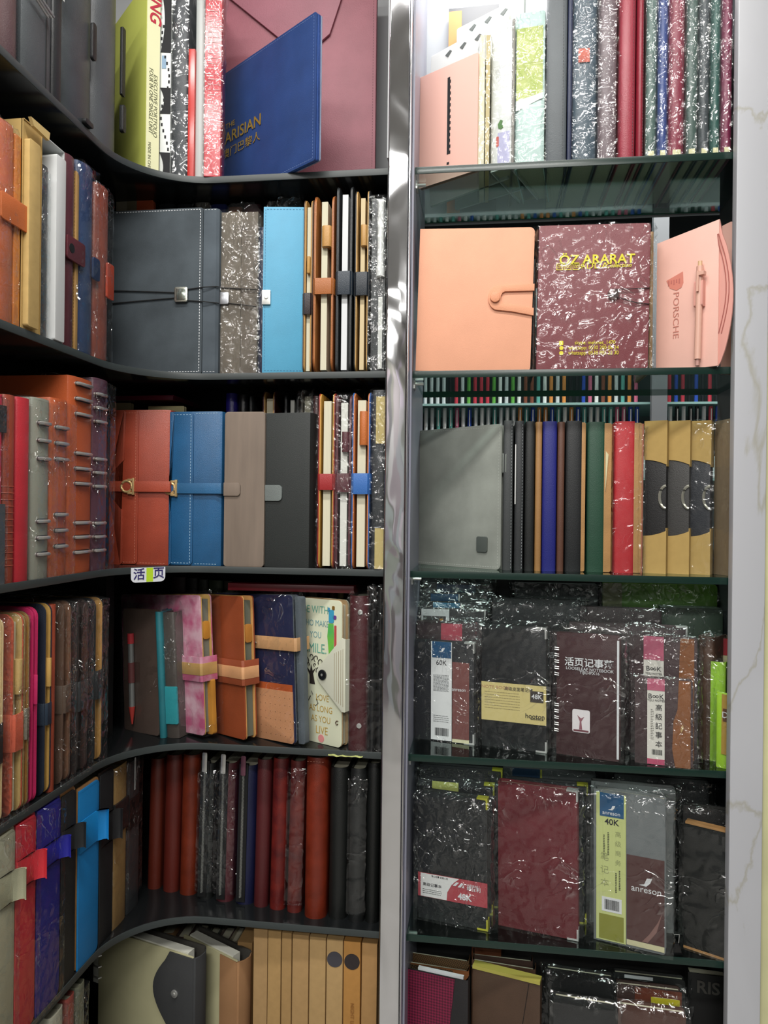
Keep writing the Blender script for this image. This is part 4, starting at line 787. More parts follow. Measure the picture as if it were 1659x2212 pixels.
A = atY(752, 1648, 1.12); T = thing('tissue_paper', 'crumpled lime yellow tissue paper stuffed on the black notebooks under the fourth shelf', 'paper', dict(loc=(A.x, 1.125, Z4+.2545), rot=0))
bm = bmesh.new(); bmesh.ops.create_grid(bm, x_segments=24, y_segments=12, size=.5)
for v in bm.verts: v.co = Vector((v.co.x*.052, v.co.y*.06, .0035+.0022*noise.noise(v.co*6)+ (abs(v.co.x)*.002)))
bmesh.ops.solidify(bm, geom=bm.faces[:], thickness=.0008); part('paper_sheet', T, bm, mat('#B4BA72', rough=.8))
# ---- row 6 ----
for (p0, p1, pt, c, l) in ((112, 140, 2125, '#A8A694', 'pale grey'), (146, 164, 2100, '#8A4038', 'red brown'), (168, 186, 2085, '#6A6C5A', 'olive grey')):
    f = wing(p0, p1, pt, 5); T = thing('leather_notebook', l+' film-wrapped notebook at the bottom left, under the fifth shelf', NB, f); spine_book(T, f['w'], min(.25, f['h']), .13, leather(c), .004); sleeve(T, f['w'], min(.25, f['h']), .13, top=.006, seed=p0, m=FILM2)
CRM = mat('#B0AC88', rough=.8, var=.04, vs=30)
def snapbook(lab, f, m2, x2, snap, lean=0, rg=False):
    T = thing('canvas_notebook', lab, NB, f, lean=lean); w_, h_ = f['w'], f['h']
    part('front_cover', T, MB().rr('y', -w_/2, w_/2-.004, 0, h_, 0, .003, .003, .0006), CRM); part('page_block', T, MB().box(-w_/2+.012, w_/2-.016, .0035, .018, .004, h_+.002), mat('#D0D0C4'), smooth=False); part('back_cover', T, MB().rr('y', -w_/2+.004, w_/2-.004, 0, h_+.002, .028, .032, .003, .0006), leather('#3E3C38'))
    if snap:
        p = [(w_/2-.002, 0), (w_/2-.002, h_-.001), (w_/2-.048, h_-.001)]+[(w_/2-.050-.030*math.sin(math.pi*k/14)**1, h_-.008-(h_-.10)*k/14) for k in range(1, 15)]+[(w_/2-.048, 0)]
    else: p = [(x2, 0), (w_/2-.002, 0), (w_/2-.002, h_-.001), (x2, h_-.001)]
    part('leather_flap', T, MB().prism(p, 'y', -.0025, -.0003, .0005), m2); part('fore_edge_wrap', T, MB().prism([(w_/2-.004, -.0025), (w_/2+.001, .0), (w_/2+.003, .010), (w_/2+.003, .022), (w_/2-.004, .032), (w_/2-.004, .030), (w_/2+.001, .021), (w_/2+.001, .010), (w_/2-.004, .0)], 'z', 0, h_-.001, .0003), m2)
    if snap: part('snap_button', T, MB().disc(w_/2-.036, h_-.062, .006, -.0055, -.0025, 20, .001), STEEL); part('snap_center', T, MB().disc(w_/2-.036, h_-.062, .0028, -.007, -.0055, 14, .0008), STEEL)
    if rg:
        part('ring_strip', T, MB().box(-w_/2-.012, -w_/2+.001, .001, .002, h_-.092, h_-.036), mat('#C4C6BC')); [part('ring', T, MB().tube([(-w_/2-.008, -.001, z), (-w_/2-.006, -.0035, z), (-w_/2+.004, -.0035, z), (-w_/2+.006, .001, z)], .0016, 8), STEEL) for z in (h_-.044, h_-.062, h_-.080)]
    return T
snapbook('cream canvas notebook with a dark grey snap flap and side rings, bottom left', fr(212, 421, 2070, Z5, 1.155, 1.098), suede('#3C3D3E', var=.1), 0, True, rg=True)
f = fr(395, 515, 2078, Z5, 1.185, 1.125); snapbook('cream canvas notebook with a tan leather edge behind the grey-flapped one', f, suede('#96704E', var=.1), f['w']/2-.040, False)
f = fr(512, 544, 2037, Z5, 1.165); T = boxed('kraft_box', 'kraft box set back beside the two cream notebooks', f, .11, kraft('#9C7B50'))
ks = [(547, 577), (578, 606), (608, 629), (631, 666), (668, 703), (705, 740), (742, 778), (781, 814)]
kl = ['kraft box spine, leftmost of the tall row at the bottom', 'kraft box spine, second from the left in the tall row', 'narrowest kraft box spine in the tall row', 'kraft box spine right of the narrowest one', 'kraft box spine just left of the first finger hole', 'kraft box spine with a shiny grey finger hole', 'orange kraft box spine with a dark finger hole and faint lettering', 'kraft box spine at the right end beside the steel post']
for i, ((x0, x1), l) in enumerate(zip(ks, kl)):
    f = fr(x0, x1, 2020, Z5, 1.125-.002*i); f['h'] = .248
    T = boxed('kraft_box', l, f, .15, kraft('#A87A42' if i == 6 else ('#A2835A', '#A68658', '#A08054', '#A5855A', '#A88A5E', '#AA8C60', '', '#A07C50')[i]), group=None)
    if i in (5, 6): part('finger_hole', T, MB().disc(0, f['h']-.030, .0118, -.0006, .0001, 28), gloss('#3A3840' if i == 5 else '#241A1C'))
    if i == 6: text(T, 'NIGHT LIGHT PAPER BOOK', .001, f['h']-.14, .0078, mat('#8A5A28'), rot=90, y=-.0008)
for x0, x1, py, c, l in ((322, 340, 2008, '#6E7A2A', 'lime-edged dark'), (342, 372, 2018, '#8A6A48', 'tan'), (376, 404, 2026, '#4A3430', 'dark film-wrapped'), (408, 432, 2030, '#6A6A60', 'grey film-wrapped'), (436, 460, 2034, '#4E5248', 'green grey film-wrapped'), (464, 490, 2036, '#5A4444', 'plum film-wrapped'), (492, 510, 2036, '#A0947A', 'beige')):
    f = fr(x0, x1, py, Z5, 1.225); T = thing('slim_notebook', l+' notebook top showing behind the cream notebooks at the bottom', NB, f); spine_book(T, f['w'], f['h'], .06, leather(c), .006)
    if 'film' in l: sleeve(T, f['w'], f['h'], .06, top=.006, seed=x0, m=FILM2)
# ================= RIGHT UNIT =================
def rf(p0, p1, pt, row, Y=1.115, Y1=None): return fr(p0, p1, pt, ZS[row], Y, Y1)
def sb(lab, f, m, d=.14, ry=None, film=None, seed=0, nm='leather_notebook', cat=NB, amp=.0018, m_=None, st=None, lean=0, group=None, c=.0018, y=-.003):
    T = thing(nm, lab, cat, f, lean=lean, group=group); spine_book(T, f['w'], f['h'], d, m, ry, c=c, stitch=st)
    if film is not None: sleeve(T, f['w'], f['h'], d, top=film, seed=seed, m=m_ or FILM2, amp=amp, mx=.0014, y=y)
    return T
# ---- row 1 ----
f = rf(905, 1032, 112, 0, 1.175, 1.118); T = thing('certificate_folder', 'pale pink folder with a black vertical printed strip, top right shelf', 'folder', f); w_, h_ = f['w'], f['h']
part('front_cover', T, MB().rr('y', -w_/2, w_/2, 0, h_, 0, .002, .003, .0003), mat('#E8B8AA', rough=.5)); part('back_cover', T, MB().rr('y', -w_/2, w_/2, 0, h_, .006, .008, .003, .0003), mat('#E8B8AA', rough=.5)); part('page_block', T, MB().box(-w_/2+.001, w_/2+.002, .0025, .0055, .002, h_-.002), mat('#D8D2B8'), smooth=False)
b = MB(); x0 = -.000; r_ = random.Random(2)
for k in range(26): z = h_*.22+k*.0045; b.box(x0, x0+(.0045 if k % 2 else .0055+r_.random()*.0008), -.0006, -.0001, z, z+.0046)
b.box(x0, x0+.004, -.0006, -.0001, h_*.13, h_*.15); part('black_print', T, b, INK, smooth=False)
for i, (x0, x1, py, Y0, Y1, c, l) in enumerate(((930, 1098, 28, 1.245, 1.15, '#D6D8D4', 'white glossy album leaning behind the pale pink folder'), (985, 1130, -12, 1.262, 1.19, '#AEB6B2', 'pale grey album printed with leaves at the back of the top right shelf'))):
    f = rf(x0, x1, py, 0, Y0, Y1); T = thing('photo_album', l, 'album', f); slab(T, f['w'], f['h'], .006, mat(c, rough=.35), r=.003)
    b = MB(); 
    for k in range(3): xx = -f['w']*.3+k*.03; b.prism([(xx, f['h']-.012), (xx+.010, f['h']-.007), (xx+.014, f['h']-.010), (xx+.006, f['h']-.017)], 'y', -.0006, -.0001)
    part('leaf_print', T, b, mat('#5A5F5C'), smooth=False)
f = rf(968, 1075, 8, 0, 1.275, 1.272); T = boxed('storage_box', 'black box with an orange end behind the white album', f, .006, mat('#2E3138', rough=.5)); card(T, 'orange_end', -f['w']/2, -f['w']/2+.022, 0, f['h']-.006, mat('#C8702C', rough=.5))
for (x0, x1, c, l, w2) in ((1036, 1047, '#DED8BE', 'thin cream paper pad right of the pale pink folder', 0), (1049, 1058, '#C9B98C', 'thin beige paper pad right of the cream pad', 0)):
    f = rf(x0, x1, 75, 0, 1.118); T = boxed('paper_pad', l, f, .12, mat(c, rough=.8), cat='pad'); sleeve(T, f['w'], f['h'], .12, top=0, seed=x0, amp=.0014, mx=.0006)
f = rf(1060, 1104, 40, 0, 1.128, 1.116); T = thing('picture_folder', 'white picture folder with a green leaf print in film, top right shelf', 'folder', f); spine_book(T, f['w'], f['h'], .13, mat('#D9DCDA', rough=.4), .003)
w_ = f['w']; part('leaf_print', T, MB().prism([(-.004, .068), (.0, .074), (.004, .072), (.002, .067), (.006, .063), (.001, .060), (-.003, .062)], 'y', -.0008, -.0001), mat('#4E7A3E')); part('lavender_print', T, MB().box(-.004, w_*.46, -.0006, -.0001, .004, .055), mat('#B5B4D4')); part('red_print', T, MB().rr('y', -.006, -.002, .035, .050, -.0008, -.0001, .0015, 0), mat('#C05A50')); sleeve(T, w_, f['h'], .13, top=0, seed=81, m=FILM2, amp=.003, mx=.001)
f = rf(1106, 1112, 40, 0, 1.116); sb('thin grey folder edge between the two picture folders', f, mat('#8E8A84'), nm='slim_folder', cat='folder')
f = rf(1114, 1176, 20, 0, 1.122, 1.116); T = thing('picture_folder', 'picture folder printed lime green above pale blue, in film', 'folder', f); w_, h_ = f['w'], f['h']; spine_book(T, w_, h_, .13, mat('#B9D2CC', rough=.4), .003)
part('lime_print', T, MB().box(-w_*.48, w_*.44, -.0006, -.0001, .100, h_*.9), mat('#A9B95A', col2='#BCC676', vs=60)); part('white_print', T, MB().prism([(-w_*.48, .085), (w_*.44, .100), (w_*.44, .108), (-w_*.48, .100)], 'y', -.0007, -.0002), mat('#DADFDC')); sleeve(T, w_, h_, .13, top=.006, seed=82, m=FILM2, amp=.003, mx=.002)
dk = mat('#23303A')
f = rf(1180, 1224, -60, 0, 1.112, 1.110); sb('plain grey stitched leather folder on the top right shelf', f, leather('#595F63', var=.06), nm='leather_folder', cat='folder', d=.174, ry=.003, st=mat('#2C3033'))
f = rf(1226, 1236, -60, 0, 1.114); sb('thin navy folder beside the plain grey stitched folder', f, leather('#2C3450'), nm='leather_folder', cat='folder', d=.17, ry=.002)
tb_ = [(1238, 1290, '#4A5A66', 'blue grey folder with a red sticker in film, top right shelf', .006), (1293, 1333, '#75656A', 'mauve grey folder in film left of the plain red folder', .005), (1338, 1374, '#A03E4C', 'unwrapped dusty red stitched folder on the top right shelf', None), (1376, 1392, '#8A2434', 'thin deep red folder right of the dusty red stitched one', None),
       (1396, 1420, '#5A706A', 'grey green folder in film, first right of the deep red one', .003), (1422, 1444, '#3C4F8A', 'blue folder in film right of the grey green one', .003), (1446, 1480, '#8A3246', 'wine red dotted folder in film, top right shelf', .003), (1483, 1509, '#4E625C', 'dark green grey folder in film right of the wine red one', .003), (1511, 1534, '#4A5054', 'charcoal folder in film near the marble-look column', .003), (1536, 1558, '#27564E', 'bottle green folder in film near the marble-look column', .003), (1560, 1584, '#7E2A4C', 'magenta folder in film touching the marble-look column side', .003)]
for x0, x1, c, l, film in tb_:
    f = rf(x0, x1, -60, 0, 1.112); T = sb(l, f, leather(c, var=.06, rough=.35), d=.174, nm='leather_folder', cat='folder', film=0 if film else None, seed=x0, amp=.0028, ry=.007, st=mat('#4A1822') if x0 in (1338, 1376, 1446) else None)
    if x0 == 1238: card(T, 'red_sticker', -.010, .006, .145, .165, mat('#C8604C'), y=-.001)
    if x0 > 1390: part('cream_page_ends', T, MB().box(-f['w']*.25, f['w']*.25, -.0012, .003, 0, .012), mat('#D6D2A6'))
# ---- row 2 ----
f = rf(899, 1147, 488, 1, 1.108); T = thing('leather_notebook', 'large salmon orange notebook with a looped strap and round button', NB, f, lean=1.3); w_, h_ = f['w'], f['h']; sal = leather('#E2A282', var=.04, bump=.3, bs=1200, rough=.6)
face_book(T, w_, h_, .018, sal, r=.007)
X = w_/2; zc = h_*.5
o_ = [(X+.002, zc+.022), (X-.045, zc+.020)]+[(X-.050-.014*math.sin(R(k*18)), zc+.002+.018*math.cos(R(k*18))) for k in range(0, 11)]+[(X-.030, zc-.018), (X+.002, zc-.024)]
i_ = [(X+.002, zc-.013), (X-.030, zc-.008)]+[(X-.040-.006*math.sin(R(k*36)), zc+.002-.009*math.cos(R(k*36))) for k in range(0, 6)]+[(X+.002, zc+.012)]
part('strap', T, MB().prism(o_+i_, 'y', -.0035, -.0006, .0006), leather('#E09C78', var=.03, rough=.6)); part('button', T, MB().disc(X-.054, zc+.002, .0075, -.0075, -.0035, 24, .002), leather('#DC946E', var=.02, rough=.5))
f = rf(1149, 1157, 560, 1, 1.118); sb('thin dark zipped notebook edge between the salmon and maroon notebooks', f, leather('#2A2626'), ry=.002, d=.1)
f = rf(1160, 1401, 480, 1, 1.108); T = thing('leather_notebook', 'maroon notebook in crinkled film with bright yellow lettering', NB, f, lean=.6); w_, h_ = f['w'], f['h']; face_book(T, w_, h_, .020, leather('#7C3A40', var=.06, bs=700, rough=.5), r=.004)
Y_ = mat('#E3D428', rough=.5)
text(T, 'ÖZ ARARAT', .004, h_*.755, .0185, Y_, bold=.0004, sx=1.03); text(T, 'ᴏᴢᴇʟ', -.034, h_*.712, .010, Y_); text(T, 'ADDA', .0, h_*.712, .0125, Y_, sx=1.15); text(T, 'Collection', .034, h_*.712, .0085, Y_, shear=.4, bold=.0001)
text(T, 'skype: mehmet_1470', .004, h_*.185, .0078, Y_, sx=.85); text(T, 'whatsapp: 0530 200 06 24', .002, h_*.150, .0078, Y_, sx=.85); text(T, 'whatsapp: 0538 895 22 30', .002, h_*.115, .0078, Y_, sx=.85)
b = MB()
for k, z in enumerate((.185, .150, .115)): b.disc(-.043, h_*z, .0030, -.0008, -.0001, 14) if k else b.rr('y', -.0465, -.0405, h_*z-.003, h_*z+.003, -.0008, -.0001, .001, 0)
part('contact_icons', T, b, Y_, smooth=False)
b = MB(); b.tube([(.030, -.0035, h_*.545), (.062, -.003, h_*.548), (w_/2, -.001, h_*.555)], .0008).tube([(.030, -.0035, h_*.495), (.060, -.003, h_*.452), (w_/2, -.001, h_*.445)], .0008); part('elastic_cord', T, b, mat('#2A1014'))
b = MB(); bmesh.ops.create_uvsphere(b.bm, u_segments=20, v_segments=10, radius=.0085, matrix=Matrix.Translation((.028, -.002, h_*.515)) @ Matrix.Diagonal((1, .45, 1, 1))); part('round_button', T, b, mat('#A89090', rough=.12, metal=.8)); sleeve(T, w_, h_, .022, top=.001, seed=83, amp=.003, mx=.002, y=-.004)
f = rf(1403, 1411, 500, 1, 1.125); sb('thin tan-edged notebook in film right behind the maroon one', f, leather('#A8845A'), d=.1, film=.004, seed=84, ry=.002)
pink = mat('#E6B6A8', rough=.6, var=.03, bump=.1, bs=700)
f = rf(1418, 1552, 473, 1, 1.150, 1.090); T = thing('envelope_notebook', 'pink notebook with a crest, a matching pen and a curved flap', NB, f); w_, h_ = f['w'], f['h']
h0 = h_*.95
part('front_cover', T, MB().prism([(-w_/2, 0), (w_/2, 0), (w_/2, h_), (-w_/2, h0)], 'y', 0, .004, .0008), pink)
X = w_/2
part('curved_flap', T, MB().prism([(X-.0005, h_)]+[(X+.003+.016*math.sin(math.pi*min(1, k/11))**.8, h_-.02-(h_-.025)*k/11) for k in range(12)]+[(X-.0005, .0)], 'y', .002, .005, .0006), mat('#D4968A', rough=.6)); 
b = MB()
for o_ in (.004, .008): b.tube([(X-.003+o_*.3, -.0006, h_*.9)]+[(X-.004+o_+.010*math.sin(math.pi*k/9), .0013 if k else -.0006, h_*.82-h_*.6*k/9) for k in range(10)], .0006, 5)
part('flap_crease', T, b, mat('#A9625A'))
part('pen_loop', T, MB().rr('x', -.009, .001, h_*.42, h_*.60, w_*.16, w_*.30, .003, .0005), mat('#D79B8E', rough=.6))
part('crest_print', T, MB().prism([(-w_*.33, h_*.66), (-w_*.06, h_*.70), (-w_*.05, h_*.62), (-w_*.08, h_*.59), (-w_*.16, h_*.575), (-w_*.27, h_*.60)], 'y', -.0006, -.0001), mat('#CF8070', rough=.5)); 
b = MB(); [b.box(-w_*.30+k*.004, -w_*.30+k*.004+.002, -.0008, -.0005, h_*(.62+.01*(k % 2)), h_*.655) for k in range(5)]; part('crest_detail', T, b, mat('#B76A60'), smooth=False)
text(T, 'PORSCHE', -w_*.17, h_*.40, .0125, mat('#BC7A6C', rough=.6), y=-.0004, rot=90, sx=1.25)
q = thing('ballpoint_pen', 'pale pink ballpoint pen slid into the loop of the pink notebook', 'pen', dict(loc=f['loc'], rot=f['rot']), lean=1); q.parent = None
px_ = w_*.215; pm_ = mat('#D9AA98', rough=.4)
part('pen_barrel', q, MB().tube([(px_, -.006, .012), (px_, -.006, h_*.70)], .0047, 12), pm_); part('pen_tip', q, MB().tube([(px_, -.006, .003), (px_, -.006, .012)], .003, 10), mat('#B58A80', rough=.4)); part('push_button', q, MB().tube([(px_, -.006, h_*.70), (px_, -.006, h_*.735)], .003, 10), mat('#D9B48C', rough=.4)); part('pen_clip', q, MB().box(px_-.001, px_+.002, -.0135, -.0115, h_*.52, h_*.66).box(px_+.002, px_+.009, -.0135, -.0055, h_*.63, h_*.655), pm_)
f = rf(1558, 1582, 476, 1, 1.16, 1.14); T = thing('envelope_notebook', 'second pink notebook tucked behind, against the column side', NB, f); face_book(T, f['w'], f['h'], .02, pink)
# ---- row 3 ----
f = rf(903, 1082, 915, 2, 1.245, 1.148); T = thing('leather_notebook', 'large grey suede notebook with a small square badge, angled in the corner', NB, f); w_, h_ = f['w'], f['h']; gs = suede('#8A8E87', vs=10)
part('front_cover', T, MB().rr('y', -w_/2, w_/2, 0, h_, 0, .0025, .008, .0006, corners=(1, 1, 0, 0)), gs); part('back_cover', T, MB().rr('y', -w_/2, w_/2+.006, 0, h_-.001, .013, .0155, .008, .0006, corners=(1, 1, 0, 0)), gs); part('spine', T, MB().box(-w_/2-.001, -w_/2+.001, 0, .0155, 0, h_), gs)
part('page_block', T, MB().box(-w_/2+.002, w_/2-.012, .003, .012, .004, h_-.006), PAGE); part('pen_loop', T, MB().rr('x', .004, .014, h_*.66, h_*.80, w_/2-.004, w_/2+.006, .003, .0004), suede('#757A75'))
part('stitching', T, MB().dash([(-w_/2+.003, .004), (w_/2-.005, .004), (w_/2-.004, h_-.005), (-w_/2+.003, h_-.003)], -.0002), mat('#A9ADA6'), smooth=False); part('badge', T, MB().rr('y', w_*.24, w_*.24+.020, .026, .050, -.003, -.0002, .003, .0008), mat('#5A605C', rough=.4, metal=.3), 'dark square metal badge')
A = atY(945, 918, 1.27)
r3 = [(1087, 1108, 908, '#3A3D3E', 'charcoal stitched notebook just right of the grey suede one', 1.148, 's'), (1112, 1131, 909, '#2C2E30', 'dark charcoal notebook with a pale page sliver', 1.146, 's'), (1134, 1154, 910, '#161818', 'black notebook just left of the tan edge', 1.146, ''), (1156, 1170, 911, '#9A7244', 'tan suede notebook edge left of the royal blue one', 1.148, ''), (1172, 1202, 910, '#161C70', 'royal blue suede notebook on the third glass shelf', 1.145, ''), (1204, 1219, 911, '#5A3A2C', 'chocolate brown notebook right of the royal blue one', 1.146, ''), (1222, 1257, 909, '#17191B', 'wide black notebook left of the dark green one', 1.145, 'l'), (1269, 1306, 911, '#1E4432', 'dark green stitched notebook on the third glass shelf', 1.145, 'l'), (1329, 1371, 910, '#B4242C', 'bright red notebook in film on the third glass shelf', 1.142, 'lf')]
for x0, x1, py, c, l, Y, fl in r3:
    f = rf(x0, x1, py, 2, Y); T = sb(l, f, leather(c, var=.08, rough=.55), d=.125, ry=.003, st=mat('#7A7E80') if 's' in fl else None)
    if 'l' in fl: part('tan_inner_edge', T, MB().rr('y', f['w']/2-.001, f['w']/2+(.005 if x0 == 1222 else .010), .0005, f['h']-.002, .002, .004, .003, .0003, corners=(1, 1, 0, 0)), leather('#A87E4C', rough=.6))
    if x0 == 1269: part('cream_page_corner', T, MB().prism([(f['w']/2+.001, .12), (f['w']/2+.005, .175), (f['w']/2+.001, .180)], 'y', .0, .0015), mat('#CFC79E'))
    if x0 == 1112: part('page_sliver', T, MB().box(-f['w']*.52, -f['w']*.40, -.0006, .002, .10, .19), mat('#C9CAC8'))
    if 'f' in fl: sleeve(T, f['w'], f['h'], .14, top=.002, seed=85, amp=.0015, mx=.004, m=FILM)
f = rf(1382, 1390, 915, 2, 1.145); sb('thin pinkish tan notebook edge in film left of the kraft boxes', f, leather('#A5664E'), film=.004, seed=86, ry=.002)
for i, (x0, x1, l) in enumerate(((1394, 1437, 'left kraft box with a black belly band and half-ring cutout'), (1444, 1487, 'middle kraft box with a black belly band and half-ring cutout'), (1493, 1532, 'right kraft box in film with a black belly band and half-ring cutout'))):
    f = rf(x0, x1, 907, 2, 1.160, 1.140); f['rot'] = R(-24); T = thing('kraft_notebook_box', l, 'box', f); w_, h_ = f['w']*1.04, f['h']
    kf = kraft('#AC9058', var=.04); bk = leather(('#1E1D1E', '#3A3938', '#24262C')[i], var=.05)
    part('inner_notebook', T, MB().box(-w_/2+.001, w_/2-.001, .0005, .025, .004, h_-.006, .001), bk, 'black notebook inside')
    za, zb_ = h_*.245, h_*.745; n = 8
    def arc(z, s): return [(-w_/2+w_*k/n, z+s*.008*(k/n)**2) for k in range(n+1)]
    part('lower_sleeve', T, MB().prism([(w_/2, 0)][:0]+[(-w_/2, 0)]+arc(za, 1)+[(w_/2, 0)], 'y', -.001, .0, .0).box(w_/2-.001, w_/2, 0, .026, 0, za+.012), kf)
    part('upper_sleeve', T, MB().prism([(-w_/2, h_)]+arc(zb_, -1)+[(w_/2, h_)], 'y', -.001, .0, .0).box(w_/2-.001, w_/2, 0, .026, zb_-.010, h_).box(-w_/2, w_/2, 0, .026, h_-.001, h_), kf)
    b = MB(); b.tube([(w_/2-.001-.009*math.sin(math.pi*k/12), -.0006, h_*.5+.0165*math.cos(math.pi*k/12)) for k in range(13)], .0022, 6); part('half_ring', T, b, mat('#A8A89C', rough=.3, metal=.6))
    if i == 2: sleeve(T, w_, h_, .03, top=.004, seed=87, amp=.0016, mx=.003)
f = rf(1543, 1580, 903, 2, 1.16, 1.12); T = boxed('kraft_box', 'plain brown kraft box in film beside the column, third glass shelf', f, .05, kraft('#80705A')); sleeve(T, f['w'], f['h'], .05, top=.003, seed=88)
# ---- pads for rows 4 and 5 ----
def pad(lab, f, m, t=.014, film=.008, seed=0, corner=None, st=None, r=.005, fm=None, amp=.002, lean=0, mx=.005):
    T = thing('leather_notebook', lab, NB, f, lean=lean); face_book(T, f['w'], f['h'], t, m, r=r)
    if corner: corners_metal(T, f['w'], f['h'], corner)
    if film is not None: sleeve(T, f['w'], f['h'], t+.003, top=film, seed=seed, m=fm or FILM, amp=amp, mx=mx, y=-.003)
    return T
GB = leather('#1D1F22', var=.12, rough=.5); BRN = leather('#302224', var=.12, rough=.45); SIL = mat('#C9CBC8', rough=.3, metal=.5); YL = mat('#B9B83C', rough=.35, metal=.3)
def leaf(T, x, z, s, m, y=-.0014): part('leaf_logo', T, MB().prism([(x-s*.9, z-s*.3), (x-s*.1, z-s*.1), (x+s*.3, z+.9*s), (x+s*1.1, z+s), (x+s*.8, z+s*.2), (x+s*.2, z-s*.4)], 'y', y-.0002, y), m, smooth=False)
BLU = mat('#1F4E74', rough=.4); LW = mat('#CFD2D4', rough=.5)
# row 4, first stack, back to front (each behind the next)
f = rf(912, 1062, 1262, 3, 1.274, 1.274); T = pad('rearmost black notebook of the left stack, dark blue logo label at its top', f, GB, seed=91); w_, h_ = f['w'], f['h']
card(T, 'blue_label', -w_*.30, w_*.26, h_-.085, h_-.002, mat('#1C3450', rough=.4)); leaf(T, -.004, h_-.014, .006, LW, -.0011); text(T, 'anreson', -.002, h_-.029, .0115, LW, y=-.0012)
f = rf(912, 1052, 1284, 3, 1.258, 1.257); T = pad('black notebook with a mid blue label, second from the back of the left stack', f, GB, seed=92); w_, h_ = f['w'], f['h']; card(T, 'blue_label', -w_*.38, w_*.04, h_-.085, h_-.001, BLU); card(T, 'white_label_edge', w_*.05, w_*.07, h_-.085, h_-.001, LW)
f = rf(905, 1050, 1303, 3, 1.242, 1.240); T = pad('black notebook with a narrow bright blue label, third from the back of the left stack', f, GB, seed=93); w_, h_ = f['w'], f['h']; card(T, 'blue_label', -w_*.30, w_*.10, h_-.08, h_-.001, mat('#2E7CA4')); card(T, 'white_label_edge', w_*.11, w_*.13, h_-.08, h_-.001, LW)
f = rf(903, 1047, 1318, 3, 1.224, 1.220); T = pad('black notebook with a white-framed label and silver corner in the left stack', f, GB, seed=94, corner=SIL, fm=FILM2); w_, h_ = f['w'], f['h']; card(T, 'white_label', -w_*.46, -w_*.04, h_-.09, h_-.001, LW); card(T, 'label_picture', -w_*.43, -w_*.09, h_-.085, h_-.012, mat('#3E3A3C'), y=-.0012); card(T, 'orange_mark', -w_*.18, -w_*.13, h_-.022, h_-.016, mat('#C08030'), y=-.0016)
f = rf(898, 1040, 1347, 3, 1.204, 1.196); T = pad('brown notebook with a dusty red label, second from the front of the left stack', f, BRN, seed=95, fm=FILM2); w_, h_ = f['w'], f['h']; card(T, 'red_label', -w_*.12, w_*.20, h_-.07, h_-.002, mat('#A84654'))
f = rf(897, 1025, 1390, 3, 1.180, 1.158); T = pad('dark grey notebook with a white 60K label strip, front of the left stack', f, GB, seed=96, corner=SIL, fm=FILM2, t=.012, lean=-.5, amp=.003); w_, h_ = f['w'], f['h']
card(T, 'white_label', -w_*.22, w_*.13, .002, h_-.001, mat('#D5D8D8')); card(T, 'blue_logo_panel', -w_*.20, w_*.12, h_-.026, h_-.001, BLU, y=-.0011); card(T, 'red_brown_panel', w_*.14, w_*.42, .006, h_*.80, mat('#6E423E', var=.1)); card(T, 'cream_base_strip', w_*.14, w_*.42, .001, .0065, mat('#C9C6A4'))
leaf(T, -.004, h_-.015, .005, LW, -.0015); text(T, '60K', -w_*.045, h_-.034, .0105, INK, y=-.0011); text(T, 'anreson', w_*.25, h_*.53, .0075, LW, y=-.0011, sx=.9)
lines(T, -w_*.18, w_*.08, [h_*(.66-.012*k) for k in range(14)], mat('#55585A'), seed=4); lines(T, -w_*.18, w_*.08, [.040-.003*k for k in range(4)], mat('#55585A'), seed=5); barcode(T, -w_*.15, w_*.08, .009, .021)
# second stack
f = rf(1062, 1252, 1297, 3, 1.215, 1.21); pad('charcoal notebook in crinkled film behind the yellow-banded 48K notebook', f, GB, seed=97, fm=FILM2, film=.004, amp=.003)
f = rf(1110, 1290, 1262, 3, 1.262, 1.260); pad('rearmost charcoal notebook just under the third glass shelf, above the yellow-banded one', f, leather('#1E2022', var=.1), seed=98, film=.0)
f = rf(1042, 1182, 1359, 3, 1.162, 1.136); T = pad('black notebook with a pale yellow 48K paper band and silver corners', f, leather('#191B1D', var=.1), seed=99, corner=SIL, fm=FILM, t=.014, lean=-.8, amp=.003); w_, h_ = f['w'], f['h']
card(T, 'yellow_paper_band', -w_*.5, w_*.5, h_*.22, h_*.535, mat('#C4B67A', rough=.6), y=-.0008, label='pale yellow paper band'); yb = -.0013
text(T, 'NOTE BOOK', -w_*.28, h_*.495, .0065, mat('#B08A6A'), y=yb, sx=1.15); text(T, '高级皮面笔记簿', w_*.08, h_*.490, .0062, INK, y=yb); card(T, 'size_box', w_*.26, w_*.46, h_*.40, h_*.49, mat('#3A3430'), y=yb); text(T, '48K', w_*.36, h_*.445, .0095, LW, y=-.0018, bold=.0001)
lines(T, -w_*.45, w_*.10, [h_*(.455-.022*k) for k in range(7)], mat('#7A7050'), y=yb, seed=6, th=.0005); text(T, 'hooton', w_*.33, h_*.285, .0098, INK, y=yb, bold=.0001); text(T, '高级皮面笔记簿', w_*.36, h_*.262, .0028, INK, y=yb)
